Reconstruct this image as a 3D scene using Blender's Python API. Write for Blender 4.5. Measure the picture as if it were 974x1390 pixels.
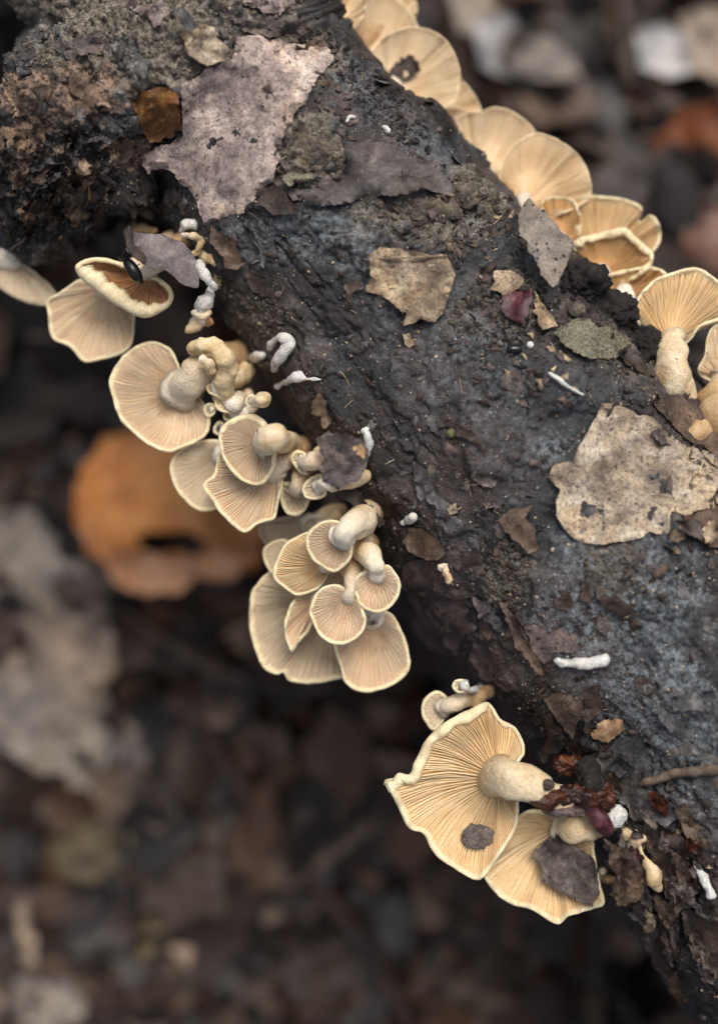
import bpy, bmesh, math, random
import numpy as np
from mathutils import Vector
from mathutils.bvhtree import BVHTree
from mathutils.geometry import delaunay_2d_cdt

for o in list(bpy.data.objects):
    bpy.data.objects.remove(o)
random.seed(7)
RNG = np.random.default_rng(11)
SC = bpy.context.scene
COL = SC.collection

# ------------------------------------------------------------------ camera, sky, sun, exposure
S = 0.00017            # metres per photo pixel in the plane of the log's crest
HC = 0.30              # camera height above that plane
ZF = 0.24              # height of the crest plane above the forest floor
CX, CY = 487.0, 695.0
cam_data = bpy.data.cameras.new('camera')
cam = bpy.data.objects.new('camera', cam_data); COL.objects.link(cam)
cam.location = (0, 0, ZF + HC)
cam_data.sensor_fit = 'HORIZONTAL'; cam_data.sensor_width = 24
cam_data.lens = 12.0 * HC / (CX * S)
cam_data.clip_start = 0.01; cam_data.clip_end = 400
cam_data.dof.use_dof = True
cam_data.dof.focus_distance = HC + 0.009
cam_data.dof.aperture_fstop = cam_data.lens / 12.0
SC.camera = cam

SUN_EL, SUN_AZ = math.radians(60), math.radians(14)   # azimuth: from +Y (top of picture) towards +X
world = bpy.data.worlds.new('World'); SC.world = world; world.use_nodes = True
wn = world.node_tree.nodes; wl = world.node_tree.links
sky = wn.new('ShaderNodeTexSky'); sky.sky_type = 'NISHITA'; sky.sun_disc = False
sky.sun_elevation = SUN_EL; sky.sun_rotation = SUN_AZ
sky.dust_density = 5.0; sky.air_density = 1.0; sky.ozone_density = 1.0
bg = wn['Background']; bg.inputs['Strength'].default_value = 0.11
hs = wn.new('ShaderNodeHueSaturation'); hs.inputs['Saturation'].default_value = 0.58   # overcast: a paler sky
wl.new(sky.outputs[0], hs.inputs['Color']); wl.new(hs.outputs[0], bg.inputs['Color'])
sun_data = bpy.data.lights.new('sun', 'SUN'); sun_data.energy = 1.5; sun_data.angle = math.radians(28)
sun_data.color = (1.0, 0.95, 0.88)
sun = bpy.data.objects.new('sun', sun_data); COL.objects.link(sun)
d = Vector((math.sin(SUN_AZ) * math.cos(SUN_EL), math.cos(SUN_AZ) * math.cos(SUN_EL), math.sin(SUN_EL)))
sun.rotation_euler = d.to_track_quat('Z', 'Y').to_euler(); sun.location = d * 3
SC.view_settings.view_transform = 'Standard'; SC.view_settings.look = 'None'
SC.view_settings.exposure = 0.45; SC.view_settings.gamma = 1.0
SC.view_settings.use_curve_mapping = False
SC.render.engine = 'CYCLES'

# ------------------------------------------------------------------ helpers
MM = 0.001
def P(px, py, z):
    """photo pixel + height (m, relative to crest plane) -> world point"""
    k = S * (HC - z) / HC
    return ((px - CX) * k, (CY - py) * k, z + ZF)
def PA(xy, z):
    xy = np.asarray(xy, float); z = np.asarray(z, float)
    k = S * (HC - z) / HC
    return np.stack([(xy[:, 0] - CX) * k, (CY - xy[:, 1]) * k, z + ZF], 1)
def to_px(v):
    k = S * (HC - (v[:, 2] - ZF)) / HC
    return np.stack([v[:, 0] / k + CX, CY - v[:, 1] / k], 1)

def _hash(ix, iy, iz, seed):
    h = (ix.astype(np.int64) * 374761393 + iy.astype(np.int64) * 668265263 + iz.astype(np.int64) * 2147483647 + seed * 1274126177) & 0xffffffff
    h = ((h ^ (h >> 13)) * 1274126177) & 0xffffffff
    h = ((h ^ (h >> 16)) * 2246822519) & 0xffffffff
    return ((h ^ (h >> 15)) & 0xffffff) / float(0xffffff) * 2 - 1
def vnoise(p, seed=0):
    i = np.floor(p); f = p - i; u = f * f * f * (f * (f * 6 - 15) + 10)
    i = i.astype(np.int64); r = 0
    for a in (0, 1):
        wa = u[:, 0] if a else 1 - u[:, 0]
        for b in (0, 1):
            wb = u[:, 1] if b else 1 - u[:, 1]
            for c in (0, 1):
                wc = u[:, 2] if c else 1 - u[:, 2]
                r = r + wa * wb * wc * _hash(i[:, 0] + a, i[:, 1] + b, i[:, 2] + c, seed)
    return r
def fbm(p, size, octv=3, seed=0, gain=0.5):
    q = np.asarray(p, float) / size; r = 0; a = 1
    for k in range(octv):
        r = r + a * vnoise(q * (2.03 ** k) + 17.3 * k, seed + k); a *= gain
    return r
def smooth(x, a, b):
    t = np.clip((x - a) / (b - a), 0, 1); return t * t * (3 - 2 * t)

def catmull(pts, n, closed):
    pts = np.asarray(pts, float); m = len(pts); out = []
    seg = m if closed else m - 1; k = 16
    for i in range(seg):
        g = lambda j: pts[j % m] if closed else pts[min(max(j, 0), m - 1)]
        p0, p1, p2, p3 = g(i - 1), g(i), g(i + 1), g(i + 2)
        for t in np.arange(k) / k:
            out.append(0.5 * ((2 * p1) + (-p0 + p2) * t + (2 * p0 - 5 * p1 + 4 * p2 - p3) * t * t + (-p0 + 3 * p1 - 3 * p2 + p3) * t ** 3))
    if not closed: out.append(pts[-1])
    out = np.array(out)
    if closed: out = np.vstack([out, out[:1]])
    L = np.r_[0, np.cumsum(np.linalg.norm(np.diff(out[:, :2], axis=0), axis=1) + 1e-9)]
    s = np.linspace(0, L[-1], n + 1)[:-1] if closed else np.linspace(0, L[-1], n)
    return np.stack([np.interp(s, L, out[:, j]) for j in range(out.shape[1])], 1)

def mesh_obj(name, verts, faces, mats, parent=None, origin=(0, 0, 0), midx=None, smooth_shade=True, attrs=None, cols=None, recalc=False):
    v = np.asarray(verts, float) - np.asarray(origin, float)
    me = bpy.data.meshes.new(name)
    if isinstance(faces, np.ndarray):
        nf, k = faces.shape
        me.vertices.add(len(v)); me.vertices.foreach_set('co', v.ravel())
        me.loops.add(nf * k); me.loops.foreach_set('vertex_index', faces.ravel().astype(np.int32))
        me.polygons.add(nf); me.polygons.foreach_set('loop_start', np.arange(0, nf * k, k, dtype=np.int32))
        me.update(calc_edges=True); me.validate()
    else:
        me.from_pydata(v.tolist(), [], faces); me.update()
    for m in (mats if isinstance(mats, (list, tuple)) else [mats]): me.materials.append(m)
    if recalc:
        bm = bmesh.new(); bm.from_mesh(me); bmesh.ops.recalc_face_normals(bm, faces=bm.faces); bm.to_mesh(me); bm.free()
    if midx is not None: me.polygons.foreach_set('material_index', np.asarray(midx, np.int32))
    if smooth_shade: me.polygons.foreach_set('use_smooth', np.ones(len(me.polygons), bool))
    for k, a in (attrs or {}).items():
        at = me.attributes.new(k, 'FLOAT', 'POINT'); at.data.foreach_set('value', np.asarray(a, np.float32))
    if cols is not None:
        at = me.attributes.new('tone', 'FLOAT_COLOR', 'POINT'); at.data.foreach_set('color', np.asarray(cols, np.float32).ravel())
    o = bpy.data.objects.new(name, me); COL.objects.link(o)
    if parent is not None: o.parent = parent
    else: o.location = origin
    return o
def tag(o, label=None, cat=None, group=None, kind=None):
    if label: o['label'] = label
    if cat: o['category'] = cat
    if group: o['group'] = group
    if kind: o['kind'] = kind
    return o
def root(name, loc, label, cat, group=None):
    o = bpy.data.objects.new(name, None); COL.objects.link(o); o.location = loc
    o.empty_display_size = 0.005
    return tag(o, label, cat, group)
def grid_faces(nr, nc, wrap=True):
    r = np.arange(nr - 1)[:, None]; c = np.arange(nc if wrap else nc - 1)[None, :]
    c2 = (c + 1) % nc
    return np.stack([r * nc + c, r * nc + c2, (r + 1) * nc + c2, (r + 1) * nc + c], -1).reshape(-1, 4)

# ------------------------------------------------------------------ materials
class NT:
    def __init__(s, name):
        s.m = bpy.data.materials.new(name); s.m.use_nodes = True
        s.n = s.m.node_tree.nodes; s.l = s.m.node_tree.links
        s.b = s.n['Principled BSDF']; s.x = -200
        tc = s.n.new('ShaderNodeTexCoord'); oi = s.n.new('ShaderNodeObjectInfo')
        mu = s.n.new('ShaderNodeVectorMath'); mu.operation = 'SCALE'
        mu.inputs[0].default_value = (3.1, 5.3, 7.7); s.l.new(oi.outputs['Random'], mu.inputs['Scale'])
        ad = s.n.new('ShaderNodeVectorMath'); ad.operation = 'ADD'
        s.l.new(tc.outputs['Object'], ad.inputs[0]); s.l.new(mu.outputs[0], ad.inputs[1])
        s.co = ad.outputs[0]
    def link(s, a, b): s.l.new(a, b)
    def noise(s, size, detail=5, rough=0.6, dist=0.0):
        n = s.n.new('ShaderNodeTexNoise'); n.inputs['Scale'].default_value = 1 / size
        n.inputs['Detail'].default_value = detail; n.inputs['Roughness'].default_value = rough
        n.inputs['Distortion'].default_value = dist
        s.link(s.co, n.inputs['Vector']); return n.outputs['Fac']
    def voro(s, size, feature='F1'):
        n = s.n.new('ShaderNodeTexVoronoi'); n.feature = feature; n.inputs['Scale'].default_value = 1 / size
        s.link(s.co, n.inputs['Vector']); return n.outputs['Distance']
    def attr(s, name, out='Fac'):
        n = s.n.new('ShaderNodeAttribute'); n.attribute_name = name; return n.outputs[out]
    def ramp(s, fac, stops):
        n = s.n.new('ShaderNodeValToRGB'); s.link(fac, n.inputs[0]); e = n.color_ramp.elements
        while len(e) < len(stops): e.new(0.5)
        for el, (p, c) in zip(e, stops):
            el.position = p; el.color = (c, c, c, 1) if isinstance(c, (int, float)) else (*c, 1)
        return n.outputs['Color']
    def mix(s, fac, a, b, mode='MIX'):
        n = s.n.new('ShaderNodeMix'); n.data_type = 'RGBA'; n.blend_type = mode
        for v, i in ((fac, 0), (a, 6), (b, 7)):
            if isinstance(v, (int, float)): n.inputs[i].default_value = v if i == 0 else (v, v, v, 1)
            elif isinstance(v, tuple): n.inputs[i].default_value = (*v, 1)
            else: s.link(v, n.inputs[i])
        return n.outputs[2]
    def math(s, op, a, b=0.0):
        n = s.n.new('ShaderNodeMath'); n.operation = op
        for v, i in ((a, 0), (b, 1)):
            if isinstance(v, (int, float)): n.inputs[i].default_value = v
            else: s.link(v, n.inputs[i])
        return n.outputs[0]
    def bump(s, h, dist, strength=1.0):
        n = s.n.new('ShaderNodeBump'); n.inputs['Distance'].default_value = dist; n.inputs['Strength'].default_value = strength
        s.link(h, n.inputs['Height']); s.link(n.outputs[0], s.b.inputs['Normal'])
    def done(s, col, rough=0.7, spec=0.5, sss=None):
        if isinstance(col, tuple): s.b.inputs['Base Color'].default_value = (*col, 1)
        else: s.link(col, s.b.inputs['Base Color'])
        if isinstance(rough, (int, float)): s.b.inputs['Roughness'].default_value = rough
        else: s.link(rough, s.b.inputs['Roughness'])
        s.b.inputs['Specular IOR Level'].default_value = spec
        if sss:
            s.b.inputs['Subsurface Weight'].default_value = sss[0]
            s.b.inputs['Subsurface Radius'].default_value = (1, .55, .3)
            s.b.inputs['Subsurface Scale'].default_value = sss[1]
        return s.m

def m_litter(name, c1, c2, c3, size=4 * MM, speck=0.5, speckcol=(.012, .010, .010), rough=0.72, bump=.25 * MM, vein=None, spots=None):
    t = NT(name)
    base = t.ramp(t.noise(size, 7, .66, .7), [(.30, c1), (.5, c2), (.68, c3)])
    base = t.mix(1.0, base, t.ramp(t.noise(size * 2.6, 4, .6, .5), [(.34, (.45, .43, .46)), (.52, (1, 1, 1)), (.66, (1.3, 1.22, 1.08))]), 'MULTIPLY')
    if vein:
        base = t.mix(t.ramp(t.voro(vein[0], 'DISTANCE_TO_EDGE'), [(.03, 1.0), (.09, 0.0)]), base, vein[1])
    fine = t.ramp(t.noise(size * .12, 4, .7), [(.3, .55), (.7, 1.3)])
    c = t.mix(1.0, base, fine, 'MULTIPLY')
    sp = t.ramp(t.noise(size * .22, 3, .75), [(.60 - .12 * speck, 0.0), (.70 - .08 * speck, 1.0)])
    c = t.mix(t.math('MULTIPLY', sp, min(1, .25 + .4 * speck)), c, speckcol)
    s2 = t.ramp(t.noise(1.1 * MM, 3, .6), [(.665 - .05 * speck, 0.0), (.69 - .05 * speck, 1.0)])       # crisp mould specks
    c = t.mix(t.math('MULTIPLY', s2, .85), c, tuple(x * .6 for x in speckcol))
    s3 = t.ramp(t.noise(.9 * MM, 2, .6), [(.70, 0.0), (.73, 1.0)])
    c = t.mix(t.math('MULTIPLY', s3, .45), c, tuple(min(.75, x * 1.5 + .03) for x in c3))
    if spots:
        c = t.mix(t.ramp(t.math('ADD', t.voro(spots), t.math('MULTIPLY', t.noise(2 * MM, 3), .5)), [(.42, 1.0), (.47, 0.0)]), c, (.010, .009, .012))
    t.bump(t.noise(size * .2, 6, .7), bump)
    r = t.ramp(t.noise(size * .8, 3), [(.35, max(.15, rough - .25)), (.65, min(1, rough + .12))])
    return t.done(c, r, .4)

def m_bark():
    t = NT('wet_bark')
    base = t.ramp(t.noise(14 * MM, 7, .62, .6), [(.30, (.004, .0036, .0036)), (.44, (.013, .0115, .0115)), (.57, (.034, .0325, .034)), (.72, (.095, .098, .104))])
    tint = t.ramp(t.noise(22 * MM, 4, .6), [(.36, (1.35, .98, .88)), (.52, (1.04, 1.0, .96)), (.66, (.80, 1.0, 1.12))])
    c = t.mix(1.0, base, tint, 'MULTIPLY')
    c = t.mix(t.attr('crust'), c, t.ramp(t.noise(5 * MM, 6, .65), [(.3, (.022, .014, .014)), (.55, (.055, .036, .034)), (.75, (.085, .062, .058))]))
    c = t.mix(t.attr('soil'), c, t.ramp(t.noise(1.6 * MM, 7, .75), [(.3, (.030, .025, .019)), (.46, (.13, .108, .082)), (.62, (.26, .225, .175)), (.8, (.40, .36, .29))]))
    c = t.mix(t.attr('wood'), c, t.ramp(t.noise(5 * MM, 7, .7, .8), [(.34, (.03, .018, .015)), (.46, (.16, .10, .075)), (.6, (.34, .23, .155)), (.75, (.50, .38, .25))]))
    c = t.mix(t.math('MULTIPLY', t.attr('lichen'), t.ramp(t.noise(1.8 * MM, 5, .7), [(.42, 0.0), (.62, 1.0)])), c, (.20, .225, .24))
    fine = t.ramp(t.noise(1.0 * MM, 6, .78), [(.36, .38), (.64, 1.7)])
    c = t.mix(1.0, c, fine, 'MULTIPLY')
    sp = t.ramp(t.noise(.85 * MM, 3, .6), [(.675, 0.0), (.70, 1.0)])
    c = t.mix(t.math('MULTIPLY', sp, .75), c, t.ramp(t.noise(6 * MM, 2), [(.4, (.14, .11, .075)), (.6, (.24, .23, .21))]))
    h = t.math('ADD', t.math('MULTIPLY', t.noise(3 * MM, 8, .72), 1.0), t.math('MULTIPLY', t.noise(.6 * MM, 4, .7), .35))
    t.bump(h, .9 * MM)
    r = t.mix(t.attr('slick'), t.ramp(t.noise(7 * MM, 5), [(.32, .34), (.62, .72)]), .26)
    return t.done(c, r, .55)

def m_flesh(name, c1, c2, size=3 * MM, rough=.6, sss=.35, speck=.0, radcol=None, bump=.05 * MM, fine=.25, radstops=((.03, .65), (.26, .0))):
    t = NT(name)
    c = t.ramp(t.noise(size, 5, .6), [(.32, c1), (.68, c2)])
    if radcol is not None:
        c = t.mix(t.ramp(t.attr('rad'), [(a_, b_) for a_, b_ in radstops]), c, radcol)
    c = t.mix(1.0, c, t.ramp(t.noise(size * .15, 4, .7), [(.3, 1 - fine), (.7, 1 + fine * .5)]), 'MULTIPLY')
    if speck:
        sp = t.ramp(t.noise(1.3 * MM, 3, .6), [(.69 - .05 * speck, 0.0), (.74 - .05 * speck, 1.0)])
        c = t.mix(t.math('MULTIPLY', sp, .75), c, (.10, .055, .03))
    t.bump(t.noise(size * .2, 5, .65), bump)
    return t.done(c, rough, .35, (sss, 1.6 * MM))

BARK = m_bark()
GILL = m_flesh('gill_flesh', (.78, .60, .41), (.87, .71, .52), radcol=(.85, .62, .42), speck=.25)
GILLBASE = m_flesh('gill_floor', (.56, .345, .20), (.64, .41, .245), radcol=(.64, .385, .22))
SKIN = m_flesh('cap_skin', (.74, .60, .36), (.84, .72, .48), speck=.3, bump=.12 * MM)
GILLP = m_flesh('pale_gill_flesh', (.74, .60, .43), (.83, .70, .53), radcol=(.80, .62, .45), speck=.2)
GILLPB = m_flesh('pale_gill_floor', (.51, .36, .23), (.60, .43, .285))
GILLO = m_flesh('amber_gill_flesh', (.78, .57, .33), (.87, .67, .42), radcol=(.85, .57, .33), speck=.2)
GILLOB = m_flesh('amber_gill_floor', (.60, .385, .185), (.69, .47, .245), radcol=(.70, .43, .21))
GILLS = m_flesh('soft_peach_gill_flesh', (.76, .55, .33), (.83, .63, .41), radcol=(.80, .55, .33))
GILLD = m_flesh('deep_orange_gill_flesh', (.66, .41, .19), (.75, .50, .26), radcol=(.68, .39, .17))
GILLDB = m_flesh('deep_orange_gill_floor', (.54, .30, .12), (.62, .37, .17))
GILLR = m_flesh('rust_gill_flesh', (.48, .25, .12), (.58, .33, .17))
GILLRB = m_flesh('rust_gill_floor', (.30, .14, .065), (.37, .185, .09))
STEM = m_flesh('stem_flesh', (.54, .36, .17), (.80, .66, .45), size=5 * MM, speck=.5, bump=.4 * MM, sss=.15, radcol=(.86, .78, .64), radstops=((.12, .9), (.48, .0)))
STEMT = m_flesh('tan_stem_flesh', (.40, .24, .11), (.60, .42, .23), size=4 * MM, speck=.3, bump=.4 * MM, sss=.15, radcol=(.78, .69, .54), radstops=((.10, .8), (.40, .0)))
STEMC = m_flesh('cream_stem_flesh', (.56, .36, .17), (.84, .71, .50), size=6 * MM, speck=.6, bump=.6 * MM, sss=.12, radcol=(.82, .68, .45), radstops=((.05, .6), (.3, .0)))
WHITE = m_flesh('white_fungus', (.66, .63, .57), (.86, .85, .81), size=2.5 * MM, rough=.8, bump=.5 * MM, fine=.5, speck=.3)
KNOB = m_flesh('knobby_cap_skin', (.52, .34, .15), (.80, .66, .42), size=4 * MM, speck=.5, bump=.3 * MM)
SKINO = m_flesh('amber_cap_skin', (.76, .56, .34), (.84, .65, .43), speck=.2, bump=.1 * MM)
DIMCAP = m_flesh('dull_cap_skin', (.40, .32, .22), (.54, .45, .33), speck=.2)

# ------------------------------------------------------------------ forest floor
AX = np.array([(-190, -560), (-50, -370), (90, -185), (228, -10), (345, 160), (455, 307), (603, 497), (768, 688), (936, 893), (1052, 1095), (1168, 1300), (1288, 1490), (1410, 1680)], float)
HW = np.array([168, 168, 168, 170, 180, 200, 226, 256, 258, 250, 242, 235, 230], float)
RT = HW * S * 1.09
ZTOP = np.array([-14, -12, -10, -8, -6, -4, -1, 1, 3, 4, 5, 5, 5]) * MM
axw = PA(AX, ZTOP - RT)                    # log axis in the world
ax_c = catmull(np.c_[axw, RT], 400, False)
def axis_dist(x, y):
    q = np.stack([x, y], 1); out = np.full(len(q), 9.0); zz = np.zeros(len(q))
    for a in range(0, 400, 4):
        dd = np.hypot(q[:, 0] - ax_c[a, 0], q[:, 1] - ax_c[a, 1])
        b = dd < out; out[b] = dd[b]; zz[b] = ax_c[a, 2] - ax_c[a, 3]
    return out, zz
def ground_z(x, y):
    x = np.atleast_1d(np.asarray(x, float)); y = np.atleast_1d(np.asarray(y, float))
    p = np.stack([x, y, 0 * x], 1)
    dd, zb = axis_dist(x, y)
    bank = (zb + .004) * np.exp(-(dd / .030) ** 2)
    return fbm(p, .06, 4, 5) * .006 * np.exp(-(np.hypot(x, y) / 6) ** 2) + fbm(p, 3.0, 3, 9) * .05 * smooth(np.hypot(x, y), .6, 4) + bank
g = np.linspace(-1, 1, 281); g = np.sign(g) * (np.abs(g) * .28 + (np.abs(g) ** 9) * 119.7)
gx, gy = np.meshgrid(g, g)
gv = np.stack([gx.ravel(), gy.ravel(), ground_z(gx.ravel(), gy.ravel())], 1)
t = NT('forest_soil')
t.bump(t.noise(6 * MM, 8, .7), 3 * MM)
SOILM = t.done(t.ramp(t.noise(18 * MM, 7, .7), [(.3, (.006, .005, .0045)), (.55, (.018, .014, .012)), (.75, (.045, .036, .030))]), .75, .3)
tag(mesh_obj('ground', gv, grid_faces(281, 281, False), SOILM), kind='structure')

# leaf litter: uncountable mass of decayed leaves
def leaf_mesh_batch(n, area, seed, zlift, size, palette, wts):
    r = np.random.default_rng(seed); V = []; F = []; C = []; base = 0
    nu, nv = 7, 4
    us = np.linspace(0, 1, nu); vs = np.linspace(-1, 1, nv)
    U, W = np.meshgrid(us, vs, indexing='ij')
    prof = np.sin(np.pi * np.clip(U, .02, .98)) ** .75
    xs = r.uniform(area[0], area[1], n); ys = r.uniform(area[2], area[3], n); gz = ground_z(xs, ys)
    dd, _ = axis_dist(xs, ys)
    for i in range(n):
        if dd[i] < .035: continue
        L = r.uniform(*size); B = L * r.uniform(.2, .42)
        x = (U - .5) * L; y = W * prof * B * (1 + .25 * np.sin(U * r.uniform(4, 22) + r.uniform(0, 6)))
        z = r.uniform(-.35, .5) * (W * prof) ** 2 * B + r.uniform(-.5, .5) * (U - .5) ** 2 * L + r.normal(0, .0006, U.shape)
        p = np.stack([x.ravel(), y.ravel(), z.ravel()], 1)
        a, b, c = r.uniform(0, 6.28), r.normal(0, .28), r.normal(0, .28)
        Rz = np.array([[math.cos(a), -math.sin(a), 0], [math.sin(a), math.cos(a), 0], [0, 0, 1]])
        Rx = np.array([[1, 0, 0], [0, math.cos(b), -math.sin(b)], [0, math.sin(b), math.cos(b)]])
        Ry = np.array([[math.cos(c), 0, math.sin(c)], [0, 1, 0], [-math.sin(c), 0, math.cos(c)]])
        p = p @ Rx.T @ Ry.T @ Rz.T + (xs[i], ys[i], gz[i] + r.uniform(.001, zlift))
        V.append(p); F.append(grid_faces(nu, nv, False) + base); base += nu * nv
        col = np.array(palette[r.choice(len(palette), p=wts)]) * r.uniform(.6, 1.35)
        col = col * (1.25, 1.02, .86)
        C.append(np.tile(np.r_[col, 1], (nu * nv, 1)))
    return np.vstack(V), np.vstack(F), np.vstack(C)
def m_tone(name, rough=.6):
    t = NT(name)
    c = t.mix(1.0, t.attr('tone', 'Color'), t.ramp(t.noise(5 * MM, 6, .7), [(.28, .35), (.7, 1.6)]), 'MULTIPLY')
    t.bump(t.noise(3 * MM, 5, .7), .6 * MM)
    return t.done(c, t.ramp(t.noise(9 * MM, 3), [(.35, rough - .25), (.65, rough + .2)]), .4)
LITTER = m_tone('decayed_leaf', .55)
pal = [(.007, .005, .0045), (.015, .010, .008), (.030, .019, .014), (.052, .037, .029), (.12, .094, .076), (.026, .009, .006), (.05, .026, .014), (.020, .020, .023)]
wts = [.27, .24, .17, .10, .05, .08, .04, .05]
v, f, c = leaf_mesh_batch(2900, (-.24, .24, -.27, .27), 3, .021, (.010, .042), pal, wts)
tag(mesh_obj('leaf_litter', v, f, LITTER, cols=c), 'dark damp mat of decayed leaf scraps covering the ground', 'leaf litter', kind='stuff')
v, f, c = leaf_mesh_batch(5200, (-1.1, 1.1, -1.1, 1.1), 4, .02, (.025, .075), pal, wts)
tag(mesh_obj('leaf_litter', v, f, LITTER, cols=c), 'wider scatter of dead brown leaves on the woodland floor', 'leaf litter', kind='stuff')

# ------------------------------------------------------------------ the fallen log
def blob(px, items, seed, size=18, sharp=.22):
    """mask in log-surface pixels: soft ellipses with a ragged noise edge"""
    n = fbm(np.c_[px, 0 * px[:, 0]], size, 4, seed)
    m = np.zeros(len(px))
    for (x, y, rx, ry, ang, wgt) in items:
        ca, sa = math.cos(math.radians(ang)), math.sin(math.radians(ang))
        dx, dy = px[:, 0] - x, px[:, 1] - y
        q = np.hypot((dx * ca + dy * sa) / rx, (-dx * sa + dy * ca) / ry)
        m = np.maximum(m, wgt * smooth(1 - q + .45 * n, -sharp, sharp))
    return m
SOIL_AT = [(170, 45, 190, 75, 10, 1), (420, 215, 50, 42, 0, 1), (400, 70, 60, 45, 40, .7), (570, 300, 90, 32, 5, .75), (640, 265, 40, 26, 20, .9),
           (690, 410, 50, 40, 0, .45), (860, 480, 60, 40, 40, .4), (640, 430, 30, 26, 0, .35), (690, 780, 34, 42, 0, .55), (960, 640, 60, 60, 0, .5), (350, 430, 50, 26, 10, .3), (830, 770, 40, 40, 0, .3)]
CRUST_AT = [(590, 800, 55, 62, 0, 1), (650, 890, 90, 45, 30, .9), (750, 870, 60, 36, 10, .9), (560, 690, 60, 40, 30, .6), (640, 620, 80, 60, 40, .5), (600, 540, 60, 70, 0, .5), (380, 520, 60, 50, 0, .5), (450, 640, 60, 50, 40, .5),
            (690, 960, 60, 50, 0, .6), (930, 1180, 90, 90, 0, .8), (930, 560, 60, 40, 40, .7)]
LICHEN_AT = [(742, 605, 24, 26, 0, 1), (560, 440, 120, 60, 30, .35), (700, 600, 80, 50, 40, .35), (860, 810, 120, 70, 20, .8), (900, 950, 100, 80, 30, .8), (800, 830, 70, 70, 0, .6), (430, 320, 100, 40, 10, .65), (640, 520, 90, 60, 40, .4), (480, 130, 50, 34, 40, .45),
             (570, 230, 60, 20, 40, .4), (930, 1080, 60, 60, 0, .6), (640, 300, 20, 14, 0, .6), (350, 345, 40, 22, 0, .3), (620, 480, 70, 60, 0, .3)]
WOOD_AT = [(40, 132, 52, 30, 20, 1), (122, 125, 46, 38, 0, 1), (20, 192, 44, 24, 0, .9), (70, 215, 44, 16, 10, .6), (100, 235, 26, 16, 0, .9), (170, 210, 22, 26, 40, .9), (80, 165, 60, 20, 0, .6)]

NS = 980
ax_d = catmull(np.c_[axw, RT], NS, False)
T = np.gradient(ax_d[:, :3], axis=0); T /= np.linalg.norm(T, axis=1)[:, None]
SIDE = np.cross(T, (0, 0, 1)); SIDE /= np.linalg.norm(SIDE, axis=1)[:, None]
UPV = np.cross(SIDE, T)
phi = np.r_[np.linspace(-105, 105, 330), np.linspace(105, 255, 62)[1:-1]] * math.pi / 180
NP = len(phi)
dirs = SIDE[:, None, :] * np.sin(phi)[None, :, None] + UPV[:, None, :] * np.cos(phi)[None, :, None]
base = ax_d[:, None, :3] + dirs * ax_d[:, None, 3:4]
b = base.reshape(-1, 3); dn = dirs.reshape(-1, 3)
arc = np.linspace(0, np.linalg.norm(np.diff(ax_d[:, :3], axis=0), axis=1).sum(), NS)
aa = np.repeat(arc, NP)
stretch = np.stack([aa * .45, np.tile(phi, NS) * .036 * 1.2, 0 * aa], 1)   # grain runs along the log
disp = fbm(b, .045, 3, 1) * .0022 + fbm(b, .014, 3, 2) * .0011
n_pl = fbm(b, .016, 4, 21, .55)
disp += (smooth(n_pl, .02, .10) + smooth(n_pl, .32, .40)) * .0010          # peeling plates
n_cr = np.abs(fbm(stretch, .007, 3, 33))
disp -= (1 - smooth(n_cr, 0, .09)) * .0006                                 # cracks
px = to_px(b)
soil = blob(px, SOIL_AT, 41); crust = blob(px, CRUST_AT, 43); lich = blob(px, LICHEN_AT, 47, 26, .5)
slick = smooth(fbm(b, .022, 3, 91), -.05, .35) * (1 - soil)                # smooth wet patches
n_lc = np.abs(fbm(np.stack([aa * .16, np.tile(phi, NS) * .045, 0 * aa], 1), .006, 3, 95))
disp -= (1 - smooth(n_lc, 0, .055)) * .0013 * (1 - .6 * slick) * smooth(fbm(b, .03, 2, 97), -.25, .2)   # long splits along the grain
disp += fbm(b, .0035, 4, 3, .6) * (.00055 * (1 - .8 * slick) + .0009 * soil) + fbm(b, .0009, 2, 4) * (.00010 + .00025 * soil)
disp += crust * smooth(fbm(b, .004, 3, 51), -.1, .05) * .0005
lv = b + dn * disp[:, None]
lf = grid_faces(NS, NP)
capc = [len(lv), len(lv) + 1]
lv = np.vstack([lv, ax_d[:1, :3], ax_d[-1:, :3]])
endf = [(capc[0], (j + 1) % NP, j, j) for j in range(NP)] + [(capc[1], (NS - 1) * NP + j, (NS - 1) * NP + (j + 1) % NP, (NS - 1) * NP + (j + 1) % NP) for j in range(NP)]
zpad = lambda a: np.r_[a, 0, 0]
log_root = root('fallen_log', ax_d[NS // 2, :3] - (0, 0, ax_d[NS // 2, 3]), 'dark damp rotting log crossing the leaf litter, mushrooms along both flanks', 'log')
LO = np.array(log_root.location)
tri_end = [tuple(dict.fromkeys(q)) for q in endf]
bark = mesh_obj('bark', lv, lf[:, ::-1].copy(), BARK, log_root, LO, attrs=dict(soil=zpad(soil), crust=zpad(crust), slick=zpad(slick), lichen=zpad(lich), wood=np.zeros(len(lv))))

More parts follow.
